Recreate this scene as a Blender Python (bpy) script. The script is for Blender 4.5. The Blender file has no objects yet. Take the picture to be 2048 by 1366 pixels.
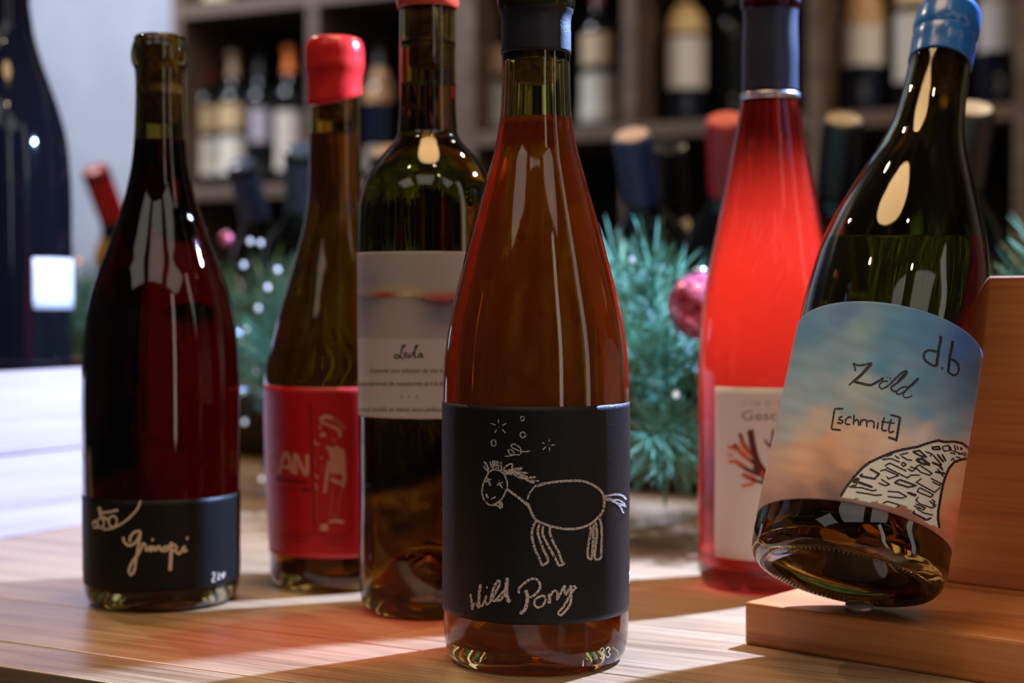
import bpy, bmesh, math, random
from mathutils import Vector, Matrix, noise
random.seed(7)
R = math.radians
scn = bpy.context.scene
col = scn.collection

# ------------------------------------------------------------------ camera, world, lights, exposure
FPX = 3230.0            # focal length in pixels of the 2048 px wide frame
HOR = 600.0             # pixel row of the horizon
CAMZ = 0.156            # camera height above the counter top (z = 0)
PITCH = math.atan((683 - HOR) / FPX)
cam_d = bpy.data.cameras.new('camera')
cam_d.sensor_width = 36.0
cam_d.lens = FPX / 2048 * 36.0
cam_d.clip_start = 0.02
cam_d.dof.use_dof = True
cam_d.dof.focus_distance = 0.672
cam_d.dof.aperture_fstop = 6.3
cam_d.dof.aperture_blades = 0
cam = bpy.data.objects.new('camera', cam_d)
cam.location = (0, 0, CAMZ)
cam.rotation_euler = (R(90) - PITCH, 0, 0)
col.objects.link(cam)
scn.camera = cam

scn.view_settings.view_transform = 'Standard'
scn.view_settings.look = 'None'
scn.view_settings.gamma = 1.0
scn.view_settings.use_curve_mapping = False
scn.view_settings.exposure = 0.0

world = bpy.data.worlds.new('room_air')
scn.world = world
world.use_nodes = True
world.node_tree.nodes['Background'].inputs[0].default_value = (0.75, 0.80, 1.0, 1)
world.node_tree.nodes['Background'].inputs[1].default_value = 0.022

def light(name, kind, loc, energy, color, target=None, **kw):
    d = bpy.data.lights.new(name, kind)
    d.energy = energy
    d.color = color
    for k, v in kw.items():
        setattr(d, k, v)
    o = bpy.data.objects.new(name, d)
    o.location = loc
    if target is not None:
        o.rotation_euler = (Vector(target) - Vector(loc)).to_track_quat('-Z', 'Y').to_euler()
    col.objects.link(o)
    return o

# cool spotlight behind the bottles on the right
SPOT = (0.36, 1.0, 0.50)
sl = light('cool_spotlight', 'SPOT', SPOT, 95.0, (0.33, 0.50, 1.0), (SPOT[0] - 0.66, SPOT[1] - 0.15, SPOT[2] - 0.60),
           spot_size=R(88), spot_blend=0.45, shadow_soft_size=0.007)
light('added_red_spotlight', 'SPOT', (-0.85, 0.48, 0.66), 36.0, (1.0, 0.04, 0.06), (-0.080, 0.745, 0.0), spot_size=R(8.5), spot_blend=0.8, shadow_soft_size=0.02)  # added lamp, stands in for red light cast through the rose bottle
# three dim light panels in the ceiling above the photographer
for wx in (-1.5, -0.12, 1.26):
    light('ceiling_panel', 'AREA', (wx, -0.95, 1.82), 3.8, (0.95, 0.95, 0.92), (wx, -0.95, 0), shape='RECTANGLE', size=1.02, size_y=0.95)
# two narrow tall windows far to the right of the photographer
light('narrow_window', 'AREA', (1.35, -1.6, 0.75), 3.2, (0.95, 0.93, 0.90), (0.0, 0.75, 0.3), shape='RECTANGLE', size=0.20, size_y=2.0)
light('narrow_window', 'AREA', (2.0, -0.2, 0.75), 2.4, (0.95, 0.93, 0.90), (0.0, 0.75, 0.3), shape='RECTANGLE', size=0.22, size_y=2.0)
# small warm ceiling downlights
for p, e in (((-0.75, 0.35, 1.75), 1.6), ((0.55, -0.35, 1.75), 1.2), ((0.25, 0.25, 1.75), 1.0), ((-0.35, 1.55, 1.75), 1.4), ((1.1, 1.9, 1.75), 18.0), ((-1.1, 2.1, 1.75), 14.0)):
    light('ceiling_downlight', 'AREA', p, e, (1.0, 0.80, 0.58), (p[0], p[1], 0), shape='DISK', size=0.06)
# big round warm pendant above the counter
light('pendant_lamp', 'AREA', (-0.02, 0.74, 1.08), 4.4, (1.0, 0.64, 0.32), (-0.02, 0.74, 0.0), shape='DISK', size=0.42)
# cool tube on the ceiling by the back wall
light('ceiling_tube', 'AREA', (-1.35, 2.6, 1.7), 52.0, (0.76, 0.84, 1.0), (-1.5, 3.6, 0.4), shape='RECTANGLE', size=0.9, size_y=0.12)

cy = scn.cycles
cy.max_bounces = 20
cy.transmission_bounces = 18
cy.glossy_bounces = 8
cy.diffuse_bounces = 4
cy.transparent_max_bounces = 12
cy.caustics_reflective = False
cy.caustics_refractive = True
cy.sample_clamp_indirect = 4.0
cy.blur_glossy = 0.4
cy.use_denoising = True

# ------------------------------------------------------------------ pixel helpers (a pixel gives a direction only)
cp, sp = math.cos(PITCH), math.sin(PITCH)
CAM = Vector((0, 0, CAMZ))

def ray(x, y):
    a = (x - 1024) / FPX
    b = -(y - 683) / FPX
    return Vector((a, cp + sp * b, -sp + cp * b)).normalized()

def proj(P):
    v = P - CAM
    f = v.y * cp - v.z * sp
    return 1024 + FPX * v.x / f, 683 - FPX * (v.y * sp + v.z * cp) / f

def at_y(x, y, Y):
    d = ray(x, y)
    return CAM + d * (Y / d.y)

def at_z(x, y, z):
    d = ray(x, y)
    return CAM + d * ((z - CAMZ) / d.z)

# ------------------------------------------------------------------ materials
def lin(c):
    return tuple(((v / 255) / 12.92 if v / 255 <= 0.04045 else ((v / 255 + 0.055) / 1.055) ** 2.4) for v in c)

def new_mat(name):
    m = bpy.data.materials.new(name)
    m.use_nodes = True
    nt = m.node_tree
    return m, nt, nt.nodes['Principled BSDF']

def plain(name, c, rough=0.5, **kw):
    m, nt, b = new_mat(name)
    b.inputs['Base Color'].default_value = (*c, 1)
    b.inputs['Roughness'].default_value = rough
    for k, v in kw.items():
        b.inputs[k.replace('_', ' ')].default_value = v
    return m

def link(nt, a, b):
    nt.links.new(a, b)

def noisy(name, c1, c2, scale=60, rough=0.5, detail=4, stretch=(1, 1, 1), bump=0.0, lo=0.35, hi=0.65, **kw):
    m, nt, b = new_mat(name)
    tc = nt.nodes.new('ShaderNodeTexCoord')
    mp = nt.nodes.new('ShaderNodeMapping')
    mp.inputs['Scale'].default_value = stretch
    nz = nt.nodes.new('ShaderNodeTexNoise')
    nz.inputs['Scale'].default_value = scale
    nz.inputs['Detail'].default_value = detail
    rp = nt.nodes.new('ShaderNodeValToRGB')
    rp.color_ramp.elements[0].position = lo
    rp.color_ramp.elements[1].position = hi
    rp.color_ramp.elements[0].color = (*c1, 1)
    rp.color_ramp.elements[1].color = (*c2, 1)
    link(nt, tc.outputs['Object'], mp.inputs[0])
    link(nt, mp.outputs[0], nz.inputs['Vector'])
    link(nt, nz.outputs[0], rp.inputs[0])
    link(nt, rp.outputs[0], b.inputs['Base Color'])
    b.inputs['Roughness'].default_value = rough
    for k, v in kw.items():
        b.inputs[k.replace('_', ' ')].default_value = v
    if bump:
        bp = nt.nodes.new('ShaderNodeBump')
        bp.inputs['Strength'].default_value = bump
        bp.inputs['Distance'].default_value = 0.0006
        link(nt, nz.outputs[0], bp.inputs['Height'])
        link(nt, bp.outputs[0], b.inputs['Normal'])
    return m

def wood(name, dark, mid, light_, scale=7.0, rough=0.42, coarse=1.0, bump=0.15, fine=0.45):
    """grain runs along the local X axis"""
    m, nt, b = new_mat(name)
    tc = nt.nodes.new('ShaderNodeTexCoord')
    oi = nt.nodes.new('ShaderNodeObjectInfo')
    ad = nt.nodes.new('ShaderNodeVectorMath')
    ad.operation = 'ADD'
    ml = nt.nodes.new('ShaderNodeVectorMath')
    ml.operation = 'SCALE'
    ml.inputs[0].default_value = (3.1, 7.7, 5.3)
    link(nt, oi.outputs['Random'], ml.inputs['Scale'])
    link(nt, tc.outputs['Object'], ad.inputs[0])
    link(nt, ml.outputs[0], ad.inputs[1])
    mp = nt.nodes.new('ShaderNodeMapping')
    mp.inputs['Scale'].default_value = (scale * 0.35, scale * 5, scale * 5)
    link(nt, ad.outputs[0], mp.inputs[0])
    n1 = nt.nodes.new('ShaderNodeTexNoise')
    n1.inputs['Scale'].default_value = 1.0 * coarse
    n1.inputs['Detail'].default_value = 3
    n1.inputs['Distortion'].default_value = 1.6
    link(nt, mp.outputs[0], n1.inputs['Vector'])
    mp2 = nt.nodes.new('ShaderNodeMapping')
    mp2.inputs['Scale'].default_value = (scale * 1.6, scale * 90, scale * 90)
    link(nt, ad.outputs[0], mp2.inputs[0])
    n2 = nt.nodes.new('ShaderNodeTexNoise')
    n2.inputs['Scale'].default_value = 1.0
    n2.inputs['Detail'].default_value = 4
    link(nt, mp2.outputs[0], n2.inputs['Vector'])
    wv = nt.nodes.new('ShaderNodeMath')
    wv.operation = 'MULTIPLY_ADD'
    link(nt, n2.outputs[0], wv.inputs[0])
    wv.inputs[1].default_value = fine
    mm = nt.nodes.new('ShaderNodeMath')
    mm.operation = 'MULTIPLY'
    mm.inputs[1].default_value = 1.2 - fine
    link(nt, n1.outputs[0], mm.inputs[0])
    link(nt, mm.outputs[0], wv.inputs[2])
    rp = nt.nodes.new('ShaderNodeValToRGB')
    e = rp.color_ramp.elements
    e[0].position, e[0].color = 0.40, (*dark, 1)
    e[1].position, e[1].color = 0.78, (*light_, 1)
    k = e.new(0.56)
    k.color = (*mid, 1)
    link(nt, wv.outputs[0], rp.inputs[0])
    link(nt, rp.outputs[0], b.inputs['Base Color'])
    b.inputs['Roughness'].default_value = rough
    bp = nt.nodes.new('ShaderNodeBump')
    bp.inputs['Strength'].default_value = bump
    bp.inputs['Distance'].default_value = 0.0004
    link(nt, n2.outputs[0], bp.inputs['Height'])
    link(nt, bp.outputs[0], b.inputs['Normal'])
    return m

def glass(name, c, ior=1.5, rough=0.0):
    m, nt, b = new_mat(name)
    b.inputs['Base Color'].default_value = (*c, 1)
    b.inputs['Transmission Weight'].default_value = 1.0
    b.inputs['Roughness'].default_value = rough
    b.inputs['IOR'].default_value = ior
    return m

def printed(name, rough=0.55, fine=0.06):
    """paper whose print comes from the 'print' colour attribute"""
    m, nt, b = new_mat(name)
    at = nt.nodes.new('ShaderNodeAttribute')
    at.attribute_name = 'print'
    tc = nt.nodes.new('ShaderNodeTexCoord')
    nz = nt.nodes.new('ShaderNodeTexNoise')
    nz.inputs['Scale'].default_value = 1400
    nz.inputs['Detail'].default_value = 3
    link(nt, tc.outputs['Object'], nz.inputs['Vector'])
    bp = nt.nodes.new('ShaderNodeBump')
    bp.inputs['Strength'].default_value = fine
    bp.inputs['Distance'].default_value = 0.0004
    link(nt, nz.outputs[0], bp.inputs['Height'])
    link(nt, at.outputs['Color'], b.inputs['Base Color'])
    link(nt, bp.outputs[0], b.inputs['Normal'])
    b.inputs['Roughness'].default_value = rough
    return m

def chalk_mat():
    m, nt, b = new_mat('chalk_print')
    tc = nt.nodes.new('ShaderNodeTexCoord')
    nz = nt.nodes.new('ShaderNodeTexNoise')
    nz.inputs['Scale'].default_value = 1500
    nz.inputs['Detail'].default_value = 2
    rp = nt.nodes.new('ShaderNodeValToRGB')
    rp.color_ramp.elements[0].position = 0.36
    rp.color_ramp.elements[1].position = 0.46
    rp.color_ramp.elements[0].color = (0.02, 0.018, 0.017, 1)
    rp.color_ramp.elements[1].color = (0.72, 0.62, 0.54, 1)
    link(nt, tc.outputs['Object'], nz.inputs['Vector'])
    link(nt, nz.outputs[0], rp.inputs[0])
    link(nt, rp.outputs[0], b.inputs['Base Color'])
    b.inputs['Roughness'].default_value = 0.8
    return m

M = {}
M['oak'] = wood('oak_counter', lin((120, 88, 60)), lin((178, 142, 102)), lin((204, 172, 132)), 7.0, 0.34, fine=0.7)
M['oak_edge'] = wood('oak_edge', lin((50, 34, 22)), lin((92, 64, 42)), lin((120, 88, 58)), 7.0, 0.5)
M['pine'] = wood('lacquered_pine', lin((164, 94, 48)), lin((202, 126, 68)), lin((216, 146, 86)), 5.0, 0.36, 0.8, 0.05, fine=0.62)
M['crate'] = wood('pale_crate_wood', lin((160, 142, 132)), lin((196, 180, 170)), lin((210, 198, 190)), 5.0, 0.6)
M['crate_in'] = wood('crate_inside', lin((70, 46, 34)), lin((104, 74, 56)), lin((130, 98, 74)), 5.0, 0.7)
M['rack'] = wood('rack_board', lin((72, 56, 46)), lin((96, 77, 64)), lin((114, 95, 82)), 3.0, 0.6)
M['rack_back'] = noisy('rack_back_panel', lin((10, 10, 13)), lin((17, 17, 22)), 20, 0.7)
M['bin'] = wood('dark_bin_wood', lin((24, 18, 15)), lin((44, 33, 27)), lin((58, 46, 38)), 4.0, 0.7)
M['wall'] = noisy('painted_wall', lin((168, 172, 184)), lin((178, 182, 194)), 8, 0.85, bump=0.1)
M['floor'] = noisy('dark_floor', lin((40, 34, 30)), lin((58, 50, 44)), 6, 0.5)
M['ceiling'] = noisy('ceiling_paint', lin((150, 146, 142)), lin((160, 156, 152)), 6, 0.9)
M['cork'] = noisy('cork', lin((120, 78, 44)), lin((186, 138, 90)), 260, 0.8, bump=0.3)
M['black_foil'] = noisy('black_capsule_foil', (0.016, 0.0155, 0.017), (0.022, 0.021, 0.023), 900, 0.45, bump=0.15)
M['navy_foil'] = noisy('dark_capsule_foil', (0.018, 0.020, 0.034), (0.026, 0.028, 0.044), 900, 0.38, bump=0.1)
M['foil_band'] = plain('bright_foil_rim', (0.55, 0.55, 0.62), 0.25, Metallic=0.8)
M['blue_wax'] = noisy('blue_capsule', lin((34, 98, 176)), lin((44, 112, 190)), 120, 0.22, bump=0.05)
M['red_wax'] = noisy('red_wax', lin((214, 34, 34)), lin((232, 52, 44)), 90, 0.2, bump=0.05)
M['orange_wax'] = noisy('orange_wax', lin((226, 70, 40)), lin((240, 96, 56)), 90, 0.25)
M['black_label'] = noisy('black_label_paper', (0.006, 0.0055, 0.005), (0.012, 0.011, 0.011), 1900, 0.42, bump=0.55, detail=2, Specular_IOR_Level=0.32)
M['dark_label'] = noisy('dark_label_paper', (0.007, 0.007, 0.005), (0.012, 0.012, 0.009), 900, 0.5, Specular_IOR_Level=0.2)
M['chalk'] = chalk_mat()
M['cream_ink'] = plain('cream_ink', lin((226, 208, 176)), 0.6)
M['black_ink'] = plain('black_ink', (0.008, 0.008, 0.010), 0.5)
M['brown_ink'] = plain('brown_ink', lin((48, 26, 20)), 0.5)
M['grey_ink'] = plain('grey_ink', lin((150, 132, 138)), 0.6)
M['lilac_ink'] = plain('pale_grey_ink', lin((196, 178, 184)), 0.6)
M['maroon_ink'] = plain('maroon_ink', lin((96, 26, 24)), 0.6)
M['orange_ink'] = plain('orange_ink', lin((226, 96, 50)), 0.6)
M['pink_ink'] = plain('pink_ink', lin((226, 160, 130)), 0.6)
M['rose_ink'] = plain('rose_ink', lin((206, 92, 76)), 0.6)
M['darkred_ink'] = plain('dark_red_ink', lin((96, 14, 16)), 0.6)
M['paper_print'] = printed('printed_paper')
M['white_paper'] = noisy('white_paper', (0.80, 0.78, 0.75), (0.86, 0.84, 0.81), 500, 0.6)
M['silicone'] = plain('clear_silicone', (0.8, 0.75, 0.7), 0.3, Transmission_Weight=0.7)

M['glass_olive'] = glass('olive_glass', (0.36, 0.30, 0.09))
M['glass_green'] = glass('green_glass', (0.40, 0.33, 0.09))
M['glass_pale'] = glass('pale_green_glass', (0.66, 0.63, 0.24))
M['glass_brown'] = glass('brown_glass', (0.55, 0.38, 0.10))
M['glass_dark'] = glass('dark_green_glass', (0.30, 0.24, 0.065))
M['wine_deep'] = glass('deep_gold_wine', (0.60, 0.34, 0.08), 1.34)
M['wine_orange'] = glass('orange_wine', (0.72, 0.19, 0.05), 1.34)
M['wine_red'] = glass('red_wine', (0.25, 0.002, 0.004), 1.34)
M['wine_amber'] = glass('amber_wine', (0.74, 0.40, 0.08), 1.34)
M['wine_gold'] = glass('golden_wine', (0.88, 0.46, 0.10), 1.34)

def cloudy(m, c, f):
    """add scattering lees to a clear wine"""
    nt = m.node_tree
    b = nt.nodes['Principled BSDF']
    tr = nt.nodes.new('ShaderNodeBsdfTranslucent')
    tr.inputs[0].default_value = (*c, 1)
    df = nt.nodes.new('ShaderNodeBsdfDiffuse')
    df.inputs[0].default_value = (*c, 1)
    ad = nt.nodes.new('ShaderNodeMixShader')
    ad.inputs[0].default_value = 0.5
    link(nt, tr.outputs[0], ad.inputs[1])
    link(nt, df.outputs[0], ad.inputs[2])
    mx = nt.nodes.new('ShaderNodeMixShader')
    mx.inputs[0].default_value = f
    link(nt, b.outputs[0], mx.inputs[1])
    link(nt, ad.outputs[0], mx.inputs[2])
    link(nt, mx.outputs[0], nt.nodes['Material Output'].inputs['Surface'])
cloudy(M['wine_orange'], (0.76, 0.11, 0.03), 0.31)
cloudy(M['wine_amber'], (0.42, 0.20, 0.03), 0.22)

def rose_mat():
    """clear bottle of cloudy rose wine: part clear, part scattering light"""
    m, nt, b = new_mat('cloudy_rose')
    out = nt.nodes['Material Output']
    b.inputs['Base Color'].default_value = (0.86, 0.05, 0.055, 1)
    b.inputs['Transmission Weight'].default_value = 1.0
    b.inputs['Roughness'].default_value = 0.0
    b.inputs['IOR'].default_value = 1.36
    tr = nt.nodes.new('ShaderNodeBsdfTranslucent')
    tr.inputs[0].default_value = (0.97, 0.12, 0.04, 1)
    gl = nt.nodes.new('ShaderNodeBsdfGlossy')
    gl.inputs['Roughness'].default_value = 0.03
    fr = nt.nodes.new('ShaderNodeFresnel')
    fr.inputs['IOR'].default_value = 1.45
    m1 = nt.nodes.new('ShaderNodeMixShader')
    link(nt, fr.outputs[0], m1.inputs[0])
    link(nt, tr.outputs[0], m1.inputs[1])
    link(nt, gl.outputs[0], m1.inputs[2])
    m2 = nt.nodes.new('ShaderNodeMixShader')
    # glow painted by grading the haze: thickest at the shoulder, thin in the neck
    tc = nt.nodes.new('ShaderNodeTexCoord')
    sz = nt.nodes.new('ShaderNodeSeparateXYZ')
    link(nt, tc.outputs['Object'], sz.inputs[0])
    def ramp(z0, z1, v0, v1):
        mr = nt.nodes.new('ShaderNodeMapRange')
        mr.interpolation_type = 'SMOOTHSTEP'
        for nm, v in (('From Min', z0), ('From Max', z1), ('To Min', v0), ('To Max', v1)):
            mr.inputs[nm].default_value = v
        link(nt, sz.outputs['Z'], mr.inputs['Value'])
        return mr
    mu = nt.nodes.new('ShaderNodeMath')
    mu.operation = 'MULTIPLY'
    link(nt, ramp(0.05, 0.155, 0.08, 0.66).outputs[0], mu.inputs[0])
    link(nt, ramp(0.150, 0.250, 1.0, 0.02).outputs[0], mu.inputs[1])
    link(nt, mu.outputs[0], m2.inputs[0])
    link(nt, b.outputs[0], m2.inputs[1])
    link(nt, m1.outputs[0], m2.inputs[2])
    link(nt, m2.outputs[0], out.inputs['Surface'])
    return m
M['rose'] = rose_mat()

# ------------------------------------------------------------------ object helpers
def tag(o, label=None, cat=None, group=None, kind=None):
    if label: o['label'] = label
    if cat: o['category'] = cat
    if group: o['group'] = group
    if kind: o['kind'] = kind
    return o

def empty(name, mat=None):
    o = bpy.data.objects.new(name, None)
    o.empty_display_size = 0.02
    if mat is not None:
        o.matrix_world = mat
    col.objects.link(o)
    return o

def mesh_obj(name, verts, faces, mat, parent=None, smooth=False, recalc=False):
    me = bpy.data.meshes.new(name)
    me.from_pydata([tuple(v) for v in verts], [], faces)
    if recalc:
        bm = bmesh.new()
        bm.from_mesh(me)
        bmesh.ops.remove_doubles(bm, verts=bm.verts, dist=1e-7)
        bmesh.ops.recalc_face_normals(bm, faces=bm.faces)
        bm.to_mesh(me)
        bm.free()
    if smooth:
        me.polygons.foreach_set('use_smooth', [True] * len(me.polygons))
    if mat is not None:
        me.materials.append(mat)
    o = bpy.data.objects.new(name, me)
    col.objects.link(o)
    if parent is not None:
        o.parent = parent
    return o

def share(name, o, parent=None, loc=None):
    c = o.copy()
    c.name = name
    col.objects.link(c)
    c.parent = parent
    return c

def box_obj(name, size, mat, parent=None, center=(0, 0, 0), bevel=0.0, matrix=None):
    bm = bmesh.new()
    bmesh.ops.create_cube(bm, size=1.0)
    bmesh.ops.scale(bm, vec=size, verts=bm.verts)
    if bevel > 0:
        bmesh.ops.bevel(bm, geom=list(bm.edges), offset=bevel, segments=2, affect='EDGES', profile=0.5)
    me = bpy.data.meshes.new(name)
    bm.to_mesh(me)
    bm.free()
    me.materials.append(mat)
    o = bpy.data.objects.new(name, me)
    col.objects.link(o)
    if parent is not None:
        o.parent = parent
    o.location = center
    if matrix is not None:
        o.matrix_local = matrix
    return o

def smooth_profile(pts, step=0.0016):
    """Catmull-Rom through (r, z) points, densified"""
    out = []
    n = len(pts)
    for i in range(n - 1):
        p0 = pts[max(i - 1, 0)]
        p1, p2 = pts[i], pts[i + 1]
        p3 = pts[min(i + 2, n - 1)]
        L = math.hypot(p2[0] - p1[0], p2[1] - p1[1])
        k = max(1, min(14, int(L / step)))
        # chord-scaled tangents (monotone enough for bottles)
        def tan(a, b, c):
            l1 = max(1e-6, math.hypot(b[0] - a[0], b[1] - a[1]))
            l2 = max(1e-6, math.hypot(c[0] - b[0], c[1] - b[1]))
            w = l2 / (l1 + l2)
            return [(w * (b[j] - a[j]) / l1 + (1 - w) * (c[j] - b[j]) / l2) for j in (0, 1)]
        t1 = tan(p0, p1, p2) if i > 0 else [(p2[j] - p1[j]) / max(L, 1e-6) for j in (0, 1)]
        t2 = tan(p1, p2, p3) if i < n - 2 else [(p2[j] - p1[j]) / max(L, 1e-6) for j in (0, 1)]
        for s in range(k):
            t = s / k
            h00 = 2 * t ** 3 - 3 * t ** 2 + 1
            h10 = t ** 3 - 2 * t ** 2 + t
            h01 = -2 * t ** 3 + 3 * t ** 2
            h11 = t ** 3 - t ** 2
            out.append(tuple(h00 * p1[j] + h10 * L * t1[j] + h01 * p2[j] + h11 * L * t2[j] for j in (0, 1)))
    out.append(tuple(pts[-1]))
    return [(max(0.0, r), z) for r, z in out]

def lathe(name, prof, mat, parent=None, seg=96, closed_ends=True):
    """prof: list of (r, z); r == 0 makes a pole"""
    verts, rings = [], []
    for r, z in prof:
        if r < 1e-6:
            rings.append([len(verts)])
            verts.append((0, 0, z))
        else:
            rings.append(list(range(len(verts), len(verts) + seg)))
            verts += [(r * math.cos(2 * math.pi * k / seg), r * math.sin(2 * math.pi * k / seg), z) for k in range(seg)]
    faces = []
    for a, b in zip(rings[:-1], rings[1:]):
        for k in range(seg):
            k2 = (k + 1) % seg
            if len(a) == 1 and len(b) == 1:
                continue
            if len(a) == 1:
                faces.append((a[0], b[k2], b[k]))
            elif len(b) == 1:
                faces.append((a[k], a[k2], b[0]))
            else:
                faces.append((a[k], a[k2], b[k2], b[k]))
    return mesh_obj(name, verts, faces, mat, parent, smooth=True, recalc=True)

class Bottle:
    """a bottle standing in its own frame: z along its axis from the base"""
    def __init__(self, name, label, matrix, outer, group=None, cat='bottle', seg=112):
        self.root = empty(name, matrix)
        tag(self.root, label, cat, group)
        self.m = matrix
        self.mi = matrix.inverted()
        self.camL = self.mi @ CAM
        self.seg = seg
        self.outer = outer            # smoothed outer profile from the bearing ring upwards
        self.az = math.atan2(self.camL.y, self.camL.x)   # azimuth that faces the camera

    def r_at(self, z):
        p = self.outer
        for (r1, z1), (r2, z2) in zip(p[:-1], p[1:]):
            if z1 <= z <= z2 and z2 > z1:
                return r1 + (r2 - r1) * (z - z1) / (z2 - z1)
        return p[-1][0] if z > p[-1][1] else p[0][0]

    def hit(self, x, y, off=0.0):
        """surface point (local) under a pixel"""
        d = (self.mi.to_3x3() @ ray(x, y))
        o = self.camL
        rr = 0.035
        P = None
        for _ in range(7):
            A = d.x * d.x + d.y * d.y
            B = 2 * (d.x * o.x + d.y * o.y)
            C = o.x * o.x + o.y * o.y - rr * rr
            disc = max(0.0, B * B - 4 * A * C)
            t = (-B - math.sqrt(disc)) / (2 * A)
            P = o + d * t
            rr = self.r_at(P.z) + off
        s = rr / max(1e-6, math.hypot(P.x, P.y))
        return Vector((P.x * s, P.y * s, P.z))

    def glass(self, mat, punt=0.022, t=0.0028, floor=0.006, ring=0.0, top_open=True):
        o = self.outer
        rb = o[0][0]
        head = smooth_profile([(0.0, punt), (rb * 0.35, punt * 0.80), (rb * 0.72, punt * 0.22), (rb * 0.90, 0.0012)], 0.003)
        outer = head + [p for p in o]
        ztop = o[-1][1]
        inner = []
        for r, z in reversed(o):
            if z > ztop - 0.0015:
                continue
            if z < floor + 0.006:
                break
            lip = 0.0 if z < ztop - 0.022 else 0.0
            inner.append((max(0.0092, min(r - t, 0.0400)) if z < ztop - 0.03 else min(0.0096, r - t), z))
        tail = smooth_profile([(inner[-1][0], inner[-1][1]), (inner[-1][0] * 0.93, floor + 0.003), (rb * 0.72, floor + punt * 0.30), (rb * 0.35, floor + punt * 0.82), (0.0, floor + punt)], 0.003)
        self.inner = list(reversed(inner + tail[1:]))     # from the middle of the floor up to the mouth
        prof = outer + [(inner[0][0] + 0.0006, ztop - 0.0006)] + inner + tail[1:]
        return lathe('glass', prof, mat, self.root, self.seg)

    def wine(self, mat, level, name='wine', tilt_plane=None):
        g = 0.0003
        low, up = [], []
        prof = []
        zprev = None
        for r, z in self.inner:
            if tilt_plane is None and z > level and r > 0 and len(prof) > 12:
                break
            prof.append((r + g if r > 0 else 0.0, z - (g if len(prof) < 8 else 0)))
        if tilt_plane is None:
            prof.append((prof[-1][0], level))
            prof.append((prof[-1][0] - 0.0012, level - 0.0003))
            prof.append((0.0, level - 0.0006))
            return lathe(name, prof, mat, self.root, self.seg)
        prof.append((0.0, prof[-1][1]))
        ob = lathe(name, prof, mat, self.root, self.seg)
        bm = bmesh.new()
        bm.from_mesh(ob.data)
        co, no = tilt_plane
        res = bmesh.ops.bisect_plane(bm, geom=list(bm.verts) + list(bm.edges) + list(bm.faces), plane_co=co, plane_no=no, clear_outer=True)
        edges = [e for e in res['geom_cut'] if isinstance(e, bmesh.types.BMEdge)]
        f = bmesh.ops.contextual_create(bm, geom=edges)
        for face in f['faces']:
            face.smooth = False
        bmesh.ops.recalc_face_normals(bm, faces=bm.faces)
        bm.to_mesh(ob.data)
        bm.free()
        return ob

    def ring(self, name, prof, mat, parent=None):
        return lathe(name, prof, mat, parent or self.root, self.seg)

    def label(self, z0, z1, a0, a1, mat, off=0.00018, nu=60, nv=4, color=None, name='label', skew=0.0):
        """paper patch; angles in degrees from the camera-facing side, positive to the right"""
        verts, faces = [], []
        for j in range(nv + 1):
            for i in range(nu + 1):
                a = R(a0 + (a1 - a0) * i / nu)
                z = z0 + (z1 - z0) * j / nv
                r = self.r_at(z) + off
                th = self.az + a
                verts.append((r * math.cos(th), r * math.sin(th), z))
        w = nu + 1
        for j in range(nv):
            for i in range(nu):
                faces.append((j * w + i, j * w + i + 1, (j + 1) * w + i + 1, (j + 1) * w + i))
        # paper thickness: back face and rim
        n = len(verts)
        for j in range(nv + 1):
            for i in range(nu + 1):
                v = verts[j * w + i]
                r = math.hypot(v[0], v[1])
                s = (r - 0.00012) / r
                verts.append((v[0] * s, v[1] * s, v[2]))
        for j in (0, nv):
            for i in range(nu):
                a, b = j * w + i, j * w + i + 1
                faces.append((a, b, n + b, n + a) if j else (b, a, n + a, n + b))
        for i in (0, nu):
            for j in range(nv):
                a, b = j * w + i, (j + 1) * w + i
                faces.append((a, b, n + b, n + a))
        o = mesh_obj(name, verts, faces, mat, self.root, smooth=False)
        o.data.polygons.foreach_set('use_smooth', [k < nu * nv for k in range(len(faces))])
        if color is not None:
            at = o.data.color_attributes.new('print', 'FLOAT_COLOR', 'POINT')
            for k, v in enumerate(verts):
                px, py = proj(self.m @ Vector(v))
                th = math.atan2(v[1], v[0]) - self.az
                th = math.degrees((th + math.pi) % (2 * math.pi) - math.pi)
                at.data[k].color = (*color(px, py, th, v[2]), 1)
        return o

    def strokes(self, name, mat, strokes, parent, off=0.00030, sharp=False, fat=1.0):
        """strokes: list of (points in photo pixels, width in photo pixels)"""
        verts, faces = [], []
        for pts, w in strokes:
            dense = catmull(pts) if not sharp else [q for a, b in zip(pts[:-1], pts[1:]) for q in catmull([a, b])]
            w = tuple(v * fat for v in w) if isinstance(w, tuple) else w * fat
            n = len(dense)
            base = len(verts)
            for i, (x, y) in enumerate(dense):
                x0, y0 = dense[max(0, i - 1)]
                x1, y1 = dense[min(n - 1, i + 1)]
                dx, dy = x1 - x0, y1 - y0
                L = math.hypot(dx, dy) or 1.0
                t = i / max(1, n - 1)
                ww = w if not isinstance(w, tuple) else w[0] + (w[1] - w[0]) * t
                hw = ww / 2 * (0.55 if i in (0, n - 1) else 1.0)
                hw *= 1.0 + 0.12 * math.sin(i * 1.7 + len(pts))
                nx, ny = -dy / L * hw, dx / L * hw
                verts.append(self.hit(x + nx, y + ny, off))
                verts.append(self.hit(x - nx, y - ny, off))
            for i in range(n - 1):
                a = base + 2 * i
                faces.append((a, a + 1, a + 3, a + 2))
        return mesh_obj(name, verts, faces, mat, parent, smooth=True)

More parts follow.
